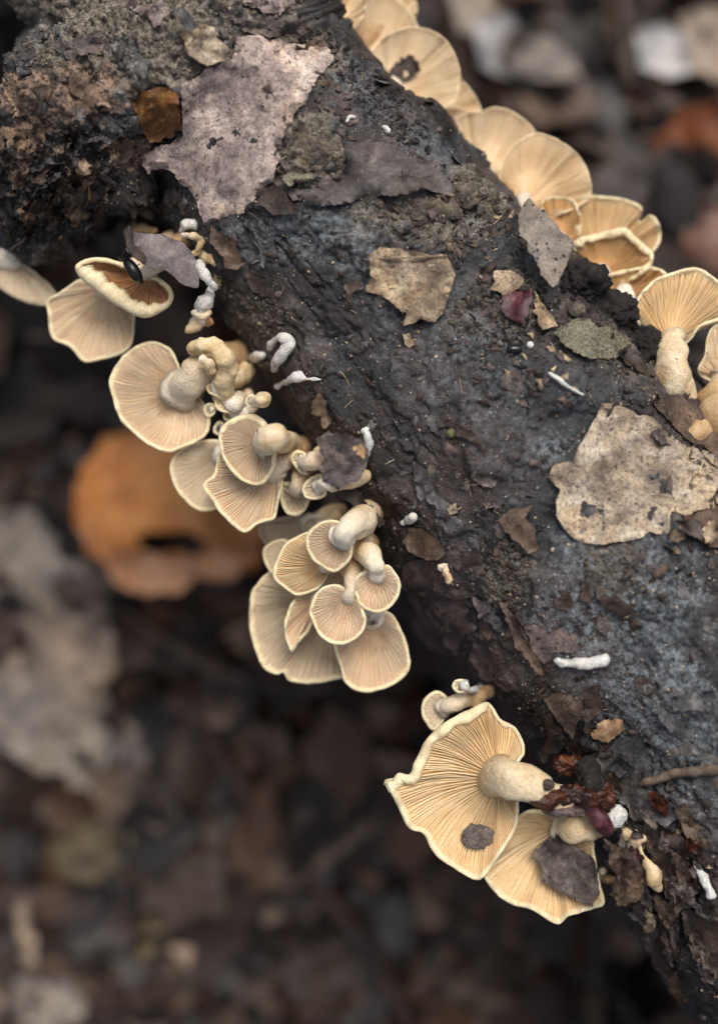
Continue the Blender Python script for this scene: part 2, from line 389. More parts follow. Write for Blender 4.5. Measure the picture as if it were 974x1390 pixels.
# the broken branch stub that bulges out of the log at its far end
def tube_pts(ctrl, n, m):
    c = catmull(ctrl, n, False)
    T = np.gradient(c[:, :3], axis=0); T /= np.linalg.norm(T, axis=1)[:, None] + 1e-12
    ref = np.array([0, 0, 1.0]); A = np.cross(T, ref)
    bad = np.linalg.norm(A, axis=1) < .15
    A[bad] = np.cross(T[bad], (0, 1.0, 0)); A /= np.linalg.norm(A, axis=1)[:, None]
    B = np.cross(A, T)
    th = np.arange(m) / m * 2 * math.pi
    d = A[:, None, :] * np.cos(th)[None, :, None] + B[:, None, :] * np.sin(th)[None, :, None]
    return c, d, T
def rounded(ctrl_w, k=5, a0=True, a1=True):
    """add hemispherical ends to a (n,4) path"""
    c = ctrl_w
    def end(p, q, r):
        dirv = (p - q); dirv = dirv / (np.linalg.norm(dirv) + 1e-12); out = []
        for a in np.linspace(0, math.pi / 2, k + 1)[1:]:
            out.append(np.r_[p + dirv * r * math.sin(a), max(r * math.cos(a), r * .02)])
        return out
    pre = end(c[0, :3], c[1, :3], c[0, 3])[::-1] if a0 else []
    post = end(c[-1, :3], c[-2, :3], c[-1, 3]) if a1 else []
    return np.vstack([*[x[None] for x in pre], c, *[x[None] for x in post]])
def tube(name, ctrl, mat, parent, origin, n=30, m=18, noise=(0, 1), seed=0, a0=True, a1=True, rad=None, extra=None, extra_attrs=None):
    """ctrl rows: world x, y, z, radius"""
    c0 = catmull(np.asarray(ctrl, float), n, False)
    c = rounded(c0, 5, a0, a1)
    T = np.gradient(c[:, :3], axis=0); T /= np.linalg.norm(T, axis=1)[:, None] + 1e-12
    A = np.zeros_like(T); prev = np.cross(T[0], (0.31, .2, 1.0)); prev /= np.linalg.norm(prev)
    for i in range(len(T)):
        prev = prev - T[i] * prev.dot(T[i]); prev /= np.linalg.norm(prev); A[i] = prev
    B = np.cross(T, A); th = np.arange(m) / m * 2 * math.pi
    d = A[:, None, :] * np.cos(th)[None, :, None] + B[:, None, :] * np.sin(th)[None, :, None]
    bb = (c[:, None, :3] + d * c[:, None, 3:4]).reshape(-1, 3); dd = d.reshape(-1, 3)
    rr = np.repeat(c[:, 3], m)
    v = bb + dd * (fbm(bb, noise[1], 3, seed) * np.minimum(noise[0], rr * .8))[:, None]
    if extra is not None: v = v + dd * extra(bb)[:, None]
    nr = len(c); f = grid_faces(nr, m).tolist()
    f.append(list(range(m))[::-1]); f.append([(nr - 1) * m + j for j in range(m)])
    ra = np.repeat(np.linspace(0, 1, nr), m)
    at = dict(rad=ra if rad is None else rad(ra))
    if extra_attrs: at.update(extra_attrs(v))
    return mesh_obj(name, v, f, mat, parent, origin, attrs=at, recalc=len(v) < 20000), v, f
def WP(pts):
    """(px, py, z_mm, r_px) -> world path with radius scaled to its depth"""
    out = []
    for (x, y, z, r) in pts:
        out.append((*P(x, y, z * MM), r * S * (HC - z * MM) / HC))
    return np.array(out)
def stub_extra(bb):
    n2 = fbm(bb, .012, 4, 71, .6)
    return n2 * .0032 + fbm(bb, .003, 4, 72, .65) * .0011 + fbm(bb, .0009, 2, 73) * .00045 + smooth(fbm(bb, .009, 3, 75), 0, .1) * .0011
def stub_attrs(v):
    q = to_px(v)
    return dict(slick=np.zeros(len(v)), soil=blob(q, SOIL_AT, 41), crust=np.zeros(len(v)), lichen=blob(q, [(150, 165, 40, 30, 0, .5), (60, 40, 40, 20, 50, .5), (170, 70, 30, 14, 40, .6)], 48), wood=blob(q, WOOD_AT, 49))
stub, sv, sf = tube('branch_stub', WP([(345, 55, -30, 130), (270, 85, -24, 122), (190, 115, -22, 113), (112, 165, -24, 106), (58, 235, -28, 88), (46, 300, -34, 64)]),
                    BARK, log_root, LO, n=330, m=420, noise=(.004, .03), seed=61, extra=stub_extra, extra_attrs=stub_attrs)

lq = lf.tolist()
off = len(lv)
LOGBVH = BVHTree.FromPolygons([Vector(x) for x in np.vstack([lv, sv]).tolist()], lq + [[i + off for i in q] for q in sf])
CAMP = Vector((0, 0, ZF + HC))
def hit(px_, py_, bvhs=None):
    best = None
    tgt = Vector(P(px_, py_, -.03)); dr = (tgt - CAMP).normalized()
    for bv in (bvhs or [LOGBVH]):
        h = bv.ray_cast(CAMP, dr, .42)
        if h[0] is not None and h[0].z > ZF - .08:
            if best is None or h[0].z > best: best = h[0].z
    return None if best is None else best - ZF
def surf_mm(px_, py_, default=-38):
    z = hit(px_, py_); return default if z is None else z / MM

# ------------------------------------------------------------------ mushrooms
CAPBVH = {}
def mushroom(label, outline, hub, z, stem=None, tilt=(0, 0), sag=.10, rise=.16, lip=5.0, ng=None, gh=.9, ruf=.0, mats='n', group=None, thick=1.6,
             fan=.16, stem_mat=None, curl=.0, liprange=None, seed=0, key=None, flare=1.12, name='fan_mushroom'):
    """outline/hub in photo pixels; z, gh, thick in mm; lip in pixels; tilt in mm per 100 px (x right, y down)"""
    seed = seed or (int(hub[0]) * 7 + int(hub[1]) * 13)
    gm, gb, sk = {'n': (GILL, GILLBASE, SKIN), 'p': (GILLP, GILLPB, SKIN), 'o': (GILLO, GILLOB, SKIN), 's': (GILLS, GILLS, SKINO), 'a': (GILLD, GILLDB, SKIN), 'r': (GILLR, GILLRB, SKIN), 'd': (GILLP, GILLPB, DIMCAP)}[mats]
    N = 200
    R = catmull(outline, N, True)
    u = np.arange(N) / N
    H = np.array(hub, float)
    # orient so that world-space outline runs counter clockwise (pixel y is down)
    area = np.sum(R[:, 0] * np.roll(R[:, 1], -1) - np.roll(R[:, 0], -1) * R[:, 1])
    if area > 0: R = R[::-1].copy()
    circ = np.stack([np.cos(u * 2 * math.pi), np.sin(u * 2 * math.pi), 0 * u + seed * .37], 1)
    zr = z + (R[:, 0] - H[0]) * tilt[0] / 100 + (R[:, 1] - H[1]) * tilt[1] / 100 + ruf * fbm(circ * 2.2, 1, 3, seed)
    tan = np.roll(R, -1, 0) - np.roll(R, 1, 0); tan /= np.linalg.norm(tan, axis=1)[:, None] + 1e-9
    outp = np.stack([-tan[:, 1], tan[:, 0]], 1)           # outward normal in pixels
    if np.sum(outp * (R - R.mean(0))) < 0: outp = -outp
    lp = np.full(N, float(lip))
    if liprange:                                            # wider roll in a direction: (dx, dy, extra px)
        dv = np.array(liprange[:2]); dv = dv / np.linalg.norm(dv)
        lp = lp + liprange[2] * smooth(outp @ dv, .0, .85)
    lp = lp * (1 + .22 * fbm(circ * 5, 1, 2, seed + 3))
    Rin = R - outp * lp[:, None] * .5                       # lip circle centre
    k = S * (HC - z * MM) / HC
    rim = PA(Rin, zr * MM); H3 = np.array(P(hub[0], hub[1], z * MM))
    Lr = np.linalg.norm(rim - H3, axis=1); Lm = Lr.max()
    outw = np.stack([outp[:, 0], -outp[:, 1], 0 * u], 1)
    rr = lp * .5 * k
    def surf(ui, t):
        """ui float index array, t array -> point on the gill floor"""
        i0 = np.floor(ui).astype(int) % N; i1 = (i0 + 1) % N; w = (ui - np.floor(ui))[:, None]
        rp = rim[i0] * (1 - w) + rim[i1] * w; L = np.linalg.norm(rp - H3, axis=1)
        q = H3 + (rp - H3) * t[:, None]
        q[:, 2] += -sag * L * np.sin(math.pi * np.clip(t, 0, 1)) ** 1.0 + rise * Lm * np.exp(-t * L / (Lm * .17)) + curl * L * t ** 5
        return q
    rows = []; rad = []
    tt = np.linspace(.0, .96, 15); ui = np.arange(N, dtype=float)
    for t_ in tt:
        rows.append(surf(ui, np.full(N, t_))); rad.append(np.full(N, t_))
    rimz = rim.copy(); rimz[:, 2] += curl * Lr
    nlip = 8
    for a in np.linspace(math.radians(160), math.radians(-95), nlip):
        rows.append(rimz + outw * (rr * math.cos(a))[:, None] + np.array([0, 0, 1.0]) * (rr * 1.15 * math.sin(a))[:, None]); rad.append(np.full(N, 1.0))
    nunder = len(tt)
    tz = thick * MM
    for t_ in np.linspace(.93, 0.0, 9):
        q = surf(ui, np.full(N, t_)); q[:, 2] -= rise * Lm * np.exp(-t_ * Lr / (Lm * .14)) ; q[:, 2] -= tz * (.75 + .8 * (1 - t_)) * np.minimum(1, Lr / Lm * 1.5)
        rows.append(q); rad.append(np.full(N, t_))
    V = np.vstack(rows); F = grid_faces(len(rows), N)
    rowi = np.repeat(np.arange(len(rows) - 1), N)
    lipmask = np.repeat(np.r_[np.zeros(nunder), np.ones(len(rows) - nunder)], N)
    nz = fbm(V, .0035, 3, seed + 5)
    V = V + np.array([0, 0, 1.0]) * (nz * .00018 * (1 + lipmask))[:, None]
    RL = rim - H3
    V[:, 0] += fbm(V, .0022, 2, seed + 6) * .00012 * lipmask; V[:, 1] += fbm(V, .0022, 2, seed + 8) * .00012 * lipmask
    midx = np.where(rowi < nunder - 1, 1, 0)
    rt = root(name, H3, label, 'mushroom', group)
    if stem:
        sp = WP([(a, b_, (surf_mm(a, b_) - 1 if zz is None else zz), r_) for (a, b_, zz, r_) in stem])
        dv = sp[min(2, len(sp) - 1), :3] - sp[0, :3]; dv[2] = 0; dv /= np.linalg.norm(dv) + 1e-9
        r0 = sp[0, 3]; top = H3[2] + rise * Lm
        h0 = np.r_[H3[:2] - dv[:2] * r0 * .10, H3[2] + .0000, r0 * 1.38]; h1 = np.r_[H3[:2] + dv[:2] * r0 * .12, .35 * H3[2] + .65 * top, r0 * 1.02]
        sp = np.vstack([h0, h1, sp[1:]]); sp[2, 3] *= .94
        rt.location = sp[-1, :3]
    O = np.array(rt.location)
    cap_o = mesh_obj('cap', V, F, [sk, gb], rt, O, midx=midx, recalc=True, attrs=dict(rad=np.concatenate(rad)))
    if key: CAPBVH[key] = BVHTree.FromPolygons([Vector(x) for x in V.tolist()], F.tolist())
    # gills: real blades, every second and fourth one starting further out
    per = np.linalg.norm(np.diff(np.vstack([R, R[:1]]), axis=0), axis=1).sum()
    ng = int(max(ng or 0, per / 4.0)); ng += ng % 4
    r = np.random.default_rng(seed); gv_, gf_, gr_ = [], [], []; bse = 0; ns = 11
    spc = per / ng * k
    tw = r.uniform(.02, .06) * r.choice([-1, 1])
    ang_i = (np.arange(ng) + r.uniform(-.22, .22, ng)) / ng * N
    for gi in range(ng):
        Lg = Lr[int(ang_i[gi]) % N]
        if Lg < fan * Lm: continue
        lvl = gi % 4
        t0 = {0: .12, 2: .26, 1: .46, 3: .52}[lvl] + r.uniform(-.05, .08)
        t0 = max(t0, .10 * Lm / Lg)
        if t0 > .85: continue
        ts = np.linspace(t0, .965, ns)
        wob = fbm(np.stack([ts * Lg * 200, 0 * ts + gi * 3.7, 0 * ts + seed], 1), 1.0, 2, 5) * .22
        uu = ang_i[gi] + wob * N / ng + tw * N * (1 - ts) * (ts - .1)
        B0 = surf(uu, ts)
        e = surf(uu + .6, ts) - surf(uu - .6, ts); e /= np.linalg.norm(e, axis=1)[:, None] + 1e-12
        ww = spc * .25 * np.clip(.35 + .8 * ts, 0, 1)
        prof = np.clip((ts - t0) / .18 + .15, 0, 1) * np.clip((.985 - ts) / .16, 0.06, 1) ** .7
        hh = gh * MM * prof * r.uniform(.8, 1.15) * min(1, Lg / Lm + .25)
        up = np.array([0, 0, 1.0])
        a_, b_, c_, d_ = B0 - e * ww[:, None] - up * .0002, B0 - e * (ww * .4)[:, None] + up * hh[:, None], B0 + e * (ww * .4)[:, None] + up * hh[:, None], B0 + e * ww[:, None] - up * .0002
        gv_.append(np.stack([a_, b_, c_, d_], 1).reshape(-1, 3)); gr_.append(np.repeat(ts, 4))
        gf_.append(grid_faces(ns, 4, False) + bse); bse += ns * 4
    if gv_:
        gobj = mesh_obj('gills', np.vstack(gv_), np.vstack(gf_), gm, cap_o, O, attrs=dict(rad=np.concatenate(gr_)))
        gobj['kind'] = 'stuff'
    if stem:
        tube('stem', sp, stem_mat or STEM, rt, O, n=34, m=24, noise=(.0009, .005), seed=seed, a0=False)
    return rt

def fungus(name, label, pts, mat=None, group=None, noise=(.0005, .003), cat='fungus', n=22, m=12, parts=None):
    """small finger-like fungus made of one path; extra paths become its parts"""
    sp = [WP([(a, b_, (surf_mm(a, b_) + zz), r_) for (a, b_, zz, r_) in q]) for q in ([pts] + [p[1] for p in (parts or [])])]
    O = sp[0][0, :3]
    if not parts:
        o, _, _ = tube(name, sp[0], mat or WHITE, None, O, n, m, noise, int(pts[0][0]))
        return tag(o, label, cat, group)
    rt = root(name, O, label, cat, group)
    tube('body', sp[0], mat or WHITE, rt, O, n, m, noise, int(pts[0][0]))
    for (nm, _, mt), q in zip(parts, sp[1:]):
        tube(nm, q, mt or mat or WHITE, rt, O, n, m, noise, int(q[0, 0] * 1e5) % 97)
    return rt

GL, GR = 'mushrooms along the lower flank of the log', 'mushrooms along the mossy upper edge of the log'
# --- lower-left flank, from the stub downwards
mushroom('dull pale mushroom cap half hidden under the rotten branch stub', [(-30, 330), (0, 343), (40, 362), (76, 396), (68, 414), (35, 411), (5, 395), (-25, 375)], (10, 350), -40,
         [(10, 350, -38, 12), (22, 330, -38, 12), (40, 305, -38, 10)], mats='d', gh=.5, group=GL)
mushroom('angular tan fan mushroom below the rolled rusty-gilled cap', [(102, 382), (80, 397), (63, 409), (66, 432), (71, 459), (96, 472), (115, 492), (142, 487), (166, 480), (180, 465), (183, 437), (182, 405), (160, 378), (130, 372)],
         (148, 388), -27, [(150, 386, -24, 14), (175, 372, -27, 13), (205, 345, -32, 13), (245, 320, -36, 14)], tilt=(2, -3), ruf=1.0, group=GL, lip=4)
mushroom('rolled mushroom with thick cream rim and rusty brown gills beside a black beetle', [(104, 362), (118, 352), (142, 350), (165, 356), (188, 366), (214, 376), (233, 392), (234, 410), (216, 426), (191, 431), (163, 418), (134, 398), (110, 378)],
         (200, 372), -17, [(203, 370, -14, 10), (214, 358, -14, 12), (232, 338, -24, 13), (262, 318, -34, 14)], tilt=(-2, 1), mats='r', lip=7, liprange=(-.6, .8, 17), sag=.25, rise=.1, gh=.9, curl=.05, group=GL, stem_mat=STEMT, ng=70)
mushroom('broad tan fan mushroom with thick tan stem beside the knobby bent mushroom', [(148, 518), (160, 491), (184, 470), (208, 463), (231, 473), (243, 494), (247, 510), (276, 545), (286, 566), (280, 591), (253, 606), (229, 614), (201, 604), (165, 573), (154, 545)],
         (250, 527), -22, [(246, 526, -19, 22), (258, 518, -16, 25), (276, 506, -17, 23), (300, 494, -24, 22), (325, 480, -34, 18)], tilt=(1, 2), ruf=1.0, sag=.12, group=GL, stem_mat=STEMT, ng=150)
rt = root('knobby_mushroom', P(315, 500, -.026), 'bent knobby tan mushroom cluster curling over a thick stem', 'mushroom', GL)
O = np.array(rt.location)
tube('bent_cap', WP([(263, 472, -12, 11), (276, 469, -10, 12.5), (292, 472, -9, 13), (305, 484, -9, 14), (308, 502, -11, 14.5), (304, 520, -14, 14), (300, 536, -19, 12)]), KNOB, rt, O, 60, 26, (.0010, .0045), 5)
tube('white_knob', WP([(276, 488, -8, 6), (283, 494, -7, 8), (287, 503, -9, 6)]), STEM, rt, O, 14, 14, (.0007, .003), 6)
tube('base', WP([(308, 512, -22, 14), (330, 505, -30, 15)]), KNOB, rt, O, 14, 16, (.001, .004), 9)
for i, (lab, ol, hb, z, st) in enumerate([
    ('tiny frilled mushroom tucked under the bent knobby mushroom', [(280, 524), (290, 519), (304, 526), (317, 530), (312, 541), (296, 540), (283, 534)], (302, 524), -15, [(302, 526, -14, 8), (312, 520, -22, 8)]),
    ('small tan button mushroom with pinkish rim above the round-stemmed cap', [(291, 544), (300, 538), (318, 540), (327, 550), (318, 561), (302, 560), (292, 552)], (314, 546), -17, [(312, 547, -15, 9), (322, 545, -18, 11), (335, 540, -30, 9)]),
    ('tiny curled button mushroom touching the broad tan fan cap', [(276, 553), (283, 547), (292, 550), (292, 562), (284, 567), (277, 562)], (288, 556), -19, [(288, 556, -17, 5.5), (300, 552, -22, 6), (318, 548, -28, 6)]),
    ('smooth tan button mushroom squeezed above the round-stemmed cap', [(302, 563), (314, 553), (330, 553), (338, 562), (325, 570), (308, 572)], (326, 560), -20, [(324, 558, -18, 11), (338, 552, -26, 10), (350, 545, -34, 9)]),
    ('tiny pale button mushroom peeping from under the round-stemmed cap', [(290, 578), (297, 571), (304, 575), (303, 590), (295, 590), (289, 586)], (301, 581), -22, [(301, 581, -21, 4), (312, 575, -27, 5), (330, 562, -32, 5)])]):
    mushroom(lab, ol, hb, z, st, gh=.35, lip=4.5, thick=1.0, rise=.1, sag=.12, group=GL, name='button_mushroom', ng=24)
mushroom('cream mushroom with a fat round white stem pointing outward', [(296, 600), (301, 579), (319, 566), (341, 561), (358, 569), (368, 585), (376, 605), (375, 623), (370, 641), (357, 657), (340, 658), (320, 647), (303, 624)],
         (356, 600), -8, [(352, 601, -6, 17), (362, 599, 0, 19.5), (370, 597, 3, 19), (377, 597, 1, 17.5), (382, 599, -8, 14), (396, 598, -26, 12)], tilt=(1, 0), ruf=.5, lip=6, liprange=(.2, -1, 4), group=GL, gh=1.1, ng=104)
mushroom('smooth oval tan mushroom half behind the round-stemmed cream cap', [(231, 632), (238, 615), (258, 601), (282, 596), (304, 600), (316, 630), (310, 672), (294, 691), (269, 693), (246, 675), (233, 652)],
         (308, 615), -24, [(308, 615, -23, 12), (335, 605, -28, 12), (370, 590, -34, 11)], group=GL, mats='p', gh=.8, ng=100)
mushroom('pointed fan mushroom with coarse pinkish gills under the round-stemmed cap', [(300, 612), (293, 632), (288, 645), (275, 659), (286, 677), (300, 698), (330, 723), (352, 711), (373, 704), (378, 684), (385, 655), (380, 635), (350, 615)],
         (374, 636), -15, [(372, 638, -12, 14), (386, 626, -14, 15), (396, 616, -22, 14), (412, 604, -32, 13)], tilt=(0, 1), ruf=1.0, group=GL, gh=1.2, ng=92, stem_mat=STEMT)
mushroom('small upright mushroom with cupped U-shaped rim and tan stem', [(382, 655), (380, 680), (390, 698), (408, 699), (420, 682), (419, 664), (402, 655)], (402, 668), -18,
         [(401, 672, -14, 11.5), (404, 660, -12, 11.5), (409, 645, -14, 11), (420, 625, -28, 11)], gh=.6, lip=6.5, sag=.2, group=GL, mats='p', ng=36, stem_mat=STEMT)
mushroom('small mushroom with white stem under the grey leaf scrap, rim turned sideways', [(396, 630), (394, 619), (403, 611), (414, 614), (417, 624), (416, 636), (418, 645), (408, 643)], (411, 628), -9,
         [(410, 629, -6, 11), (420, 626, -4, 12), (432, 621, -6, 14), (446, 616, -18, 12)], gh=.4, lip=5.5, sag=.1, group=GL, mats='p', ng=24)
mushroom('small mushroom with wavy pinkish rim below the grey leaf scrap', [(410, 660), (420, 648), (434, 643), (440, 655), (443, 672), (428, 679), (413, 675)], (430, 660), -8,
         [(430, 659, -4, 11), (440, 657, -2, 12), (455, 655, -4, 10), (478, 650, -8, 11), (492, 645, -14, 10)], gh=.4, lip=5.5, sag=.15, group=GL, mats='p', ng=28)
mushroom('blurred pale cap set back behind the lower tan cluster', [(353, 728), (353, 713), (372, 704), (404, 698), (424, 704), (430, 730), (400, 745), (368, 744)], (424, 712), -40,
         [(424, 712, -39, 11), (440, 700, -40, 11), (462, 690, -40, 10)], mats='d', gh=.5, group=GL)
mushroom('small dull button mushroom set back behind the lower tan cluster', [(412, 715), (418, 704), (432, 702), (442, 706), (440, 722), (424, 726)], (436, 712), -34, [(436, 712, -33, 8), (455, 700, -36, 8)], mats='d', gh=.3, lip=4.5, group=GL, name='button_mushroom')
# --- the dense cluster
mushroom('large wavy-edged pale fan mushroom at the back of the dense cluster', [(341, 806), (348, 793), (360, 780), (378, 772), (420, 775), (465, 800), (490, 850), (482, 885), (469, 917), (452, 923), (424, 928), (393, 925), (384, 913), (376, 916), (356, 906), (344, 876), (338, 845)],
         (446, 806), -31, [(446, 806, -29, 15), (462, 788, -32, 16), (490, 760, -38, 15), (515, 742, -40, 13)], tilt=(-2, 0), ruf=2.4, group=GL, mats='p', gh=1.7, sag=.12, ng=120)
mushroom('narrow pale cap at the outer back of the dense cluster', [(356, 750), (365, 737), (386, 731), (402, 745), (396, 775), (372, 780), (361, 768)], (398, 756), -27,
         [(398, 756, -26, 8), (425, 745, -32, 9), (470, 725, -38, 9)], mats='p', gh=.7, group=GL)
mushroom('sharply folded mushroom seen edgewise between larger caps of the cluster', [(390, 829), (402, 811), (432, 803), (440, 815), (428, 838), (418, 858), (405, 874), (396, 885), (388, 869), (385, 850)], (432, 812), -22,
         [(432, 812, -20, 9), (450, 796, -24, 10), (478, 765, -32, 11)], tilt=(-8, 3), ruf=1.2, group=GL, gh=1.3, sag=.18)
mushroom('big lowermost fan mushroom of the dense cluster with straight crowded gills', [(455, 868), (454, 884), (461, 902), (467, 925), (482, 937), (504, 940), (532, 931), (550, 917), (557, 900), (553, 876), (542, 849), (530, 832), (505, 826), (480, 840)],
         (500, 836), -21, [(500, 836, -19, 13), (503, 815, -22, 13), (500, 780, -27, 13), (500, 745, -32, 13)], tilt=(0, -1), ruf=1.0, group=GL, gh=1.2, ng=120)
mushroom('coarsely gilled tan mushroom overlapped by the white-stemmed cap in the cluster', [(370, 781), (375, 759), (387, 738), (409, 725), (428, 722), (448, 745), (448, 772), (440, 791), (425, 803), (402, 808), (381, 795)],
         (443, 768), -15, [(443, 766, -14, 10), (458, 758, -18, 12), (478, 740, -25, 12), (498, 722, -33, 12)], tilt=(1, 0), group=GL, mats='o', gh=1.4, ng=70)
mushroom('round tan mushroom at the centre front of the dense cluster', [(421, 837), (421, 819), (431, 802), (447, 793), (464, 795), (480, 808), (491, 824), (497, 842), (492, 858), (477, 872), (458, 876), (434, 864)],
         (472, 810), -9, [(472, 808, -7, 8), (475, 798, -7, 9), (477, 782, -11, 13), (482, 762, -17, 17), (494, 736, -26, 16)], tilt=(1, -1), group=GL, gh=1.1, ng=80, stem_mat=STEMT)
mushroom('shell-shaped mushroom topped by a thick white stem in the cluster', [(415, 735), (418, 721), (433, 709), (452, 705), (464, 712), (478, 735), (479, 747), (476, 759), (464, 772), (452, 777), (433, 768), (419, 752)],
         (464, 730), -6, [(461, 732, -4, 13), (468, 725, 0, 15), (477, 717, 0, 17), (487, 708, -5, 19), (494, 698, -16, 19), (508, 690, -26, 16)], tilt=(2, -1), group=GL, gh=1.0, ng=76)
mushroom('small shell-shaped mushroom beside the purple crusted bark', [(478, 796), (484, 781), (495, 774), (510, 771), (526, 766), (538, 779), (544, 794), (538, 815), (523, 829), (507, 832), (489, 823)],
         (513, 779), -8, [(513, 778, -6, 11), (510, 768, -4, 12.5), (503, 756, -6, 14), (495, 743, -12, 16), (490, 728, -24, 16)], tilt=(0, -1), group=GL, gh=1.0, ng=72)
# --- the large pair low on the log
mushroom('small grey-gilled mushroom with amber stem above the largest mushroom', [(571, 966), (575, 949), (590, 938), (604, 943), (609, 960), (602, 980), (589, 992), (578, 982)], (605, 962), -19,
         [(605, 962, -17, 11), (616, 957, -16, 11), (630, 953, -19, 11), (650, 945, -26, 11), (668, 935, None, 9)], mats='p', gh=.7, group=GL, stem_mat=STEMT, ng=44)
mushroom('tiny white pinhead mushroom above the amber-stemmed one', [(613, 932), (618, 923), (628, 922), (636, 928), (632, 938), (621, 942)], (630, 931), -12, [(628, 931, -10, 6), (638, 938, -16, 5), (655, 932, None, 5)], gh=.25, lip=5, group=GL, name='button_mushroom', stem_mat=WHITE, ng=16)
mushroom('largest mushroom, ruffled cream cap with long stout stem and a soil crumb on its gills',
         [(522, 1059), (529, 1062), (540, 1049), (555, 1051), (561, 1038), (570, 1018), (583, 998), (607, 978), (637, 963), (660, 953), (671, 962), (680, 976), (697, 985), (708, 1003), (712, 1022), (704, 1036), (700, 1060), (704, 1095), (701, 1124), (682, 1155), (660, 1186), (646, 1196), (618, 1181), (589, 1159), (574, 1132), (555, 1125), (541, 1100)],
         (678, 1055), -10, [(676, 1054, -8, 22), (686, 1057, -3, 25), (708, 1064, 0, 24), (735, 1074, -1, 20), (765, 1085, -5, 17), (800, 1090, -14, 17), (840, 1085, -22, 15)], tilt=(-1, 0), ruf=3.2, lip=5.5, liprange=(-.75, -.75, 10), sag=.17, rise=.12, group=GL, mats='o', gh=1.5, ng=160, key='big', thick=2, stem_mat=STEMC)
mushroom('big lower mushroom with amber gills carrying a brown leaf scrap', [(655, 1188), (674, 1214), (696, 1229), (722, 1236), (755, 1255), (773, 1244), (806, 1234), (820, 1225), (814, 1196), (807, 1160), (803, 1138), (780, 1115), (745, 1100), (712, 1102), (690, 1125), (672, 1160)],
         (764, 1122), -19, [(760, 1124, -17, 16), (776, 1124, -13, 20), (796, 1122, -13, 20), (818, 1116, -17, 18), (850, 1108, -26, 15)], tilt=(0, 2), ruf=3.0, lip=5.5, group=GL, mats='o', gh=1.6, ng=120, key='big2', sag=.16, rise=.08, thick=2, stem_mat=STEMC)
# --- upper-right edge: caps behind the crest
def rm(label, ol, hub, z, st=None, **k):
    kw = dict(mats='s', gh=.24, lip=2.6, stem_mat=STEMT, sag=.16, rise=.02, ruf=1.6, curl=.03, group=GR, tilt=(0, 0)); kw.update(k)
    return mushroom(label, ol, hub, z, st, **kw)
rm('pale mushroom at the far end of the upper row, above the soil-capped bark', [(436, 10), (446, -10), (470, -22), (492, -16), (496, 10), (486, 34), (462, 42), (444, 34)], (455, 30), -38, [(455, 30, -38, 10), (435, 45, -38, 12)])
rm('smooth amber mushroom next to the spotted one in the upper row', [(479, 50), (483, 20), (496, 3), (516, -4), (538, 0), (556, 15), (567, 36), (572, 70), (550, 110), (510, 105), (488, 82)], (500, 92), -43, [(500, 92, -43, 13), (482, 105, -42, 15)])
rm('thin amber cap tip behind the smooth amber mushroom', [(536, -18), (556, -12), (566, 10), (560, 30), (540, 30), (522, 5)], (525, 25), -48, [(525, 25, -48, 8), (490, 60, -46, 10)])
rm('small amber cap lobe behind the dark-spotted mushroom', [(612, 100), (630, 112), (646, 132), (652, 152), (640, 162), (612, 160), (594, 140)], (592, 150), -47, [(592, 150, -47, 10), (572, 162, -45, 12)])
rm('amber mushroom with a dark decayed spot in the upper row', [(502, 84), (510, 61), (530, 45), (555, 37), (575, 39), (601, 51), (617, 74), (624, 104), (618, 139), (592, 152), (566, 155), (545, 152), (515, 118)], (528, 122), -38,
   [(530, 120, -38, 12), (512, 135, -40, 15)], key='r3')
rm('low amber mushroom wedged between the spotted one and the paired fans', [(580, 168), (590, 154), (612, 147), (634, 150), (650, 165), (648, 205), (630, 222), (600, 205)], (606, 205), -45, [(606, 205, -45, 11), (590, 215, -43, 13)])
rm('pale amber fan mushroom overlapped by the round striped fan', [(604, 190), (609, 168), (630, 154), (655, 150), (672, 146), (698, 154), (723, 175), (735, 215), (712, 262), (680, 262), (640, 236), (618, 215)], (652, 240), -42, [(652, 240, -42, 14), (636, 252, -42, 16)])
rm('round finely striped amber fan mushroom in the middle of the upper row', [(676, 240), (680, 220), (695, 199), (722, 181), (745, 185), (774, 201), (794, 226), (802, 254), (796, 274), (765, 290), (730, 300), (700, 286), (682, 262)], (708, 278), -35, [(708, 280, -36, 14), (690, 290, -36, 16)], gh=.8)
rm('narrow orange-tan cap behind the black-spotted leaf', [(733, 276), (752, 267), (777, 272), (788, 300), (782, 330), (760, 335), (742, 310)], (758, 326), -33, [(758, 326, -33, 9), (738, 340, -34, 12)], gh=.7, mats='a')
rm('lobed amber mushroom with a notch in its outer edge', [(779, 308), (783, 276), (795, 265), (832, 268), (860, 274), (871, 284), (866, 302), (880, 292), (891, 298), (896, 316), (892, 335), (870, 352), (830, 355), (795, 340)], (815, 350), -37, [(815, 350, -37, 13), (785, 362, -35, 15)], gh=1.0, ruf=2.2, lip=4.5, mats='o')
rm('cupped amber mushroom with frayed pale rim and deep orange gills', [(774, 340), (784, 324), (800, 319), (812, 316), (830, 312), (847, 309), (860, 320), (872, 331), (886, 344), (882, 362), (860, 380), (820, 388), (788, 372)], (812, 376), -28, [(812, 376, -29, 13), (795, 388, -31, 15)], gh=1.0, lip=7, liprange=(-.2, -1, 5), sag=.25, mats='a')
rm('small cupped mushroom with white stem beside the soil clods', [(818, 395), (825, 373), (852, 365), (880, 361), (905, 371), (900, 392), (880, 415), (850, 425), (828, 414)], (846, 404), -27, [(846, 404, -26, 13), (836, 412, -27, 14), (820, 420, -30, 14)], gh=.8, lip=6, sag=.25, mats='a', stem_mat=STEM)
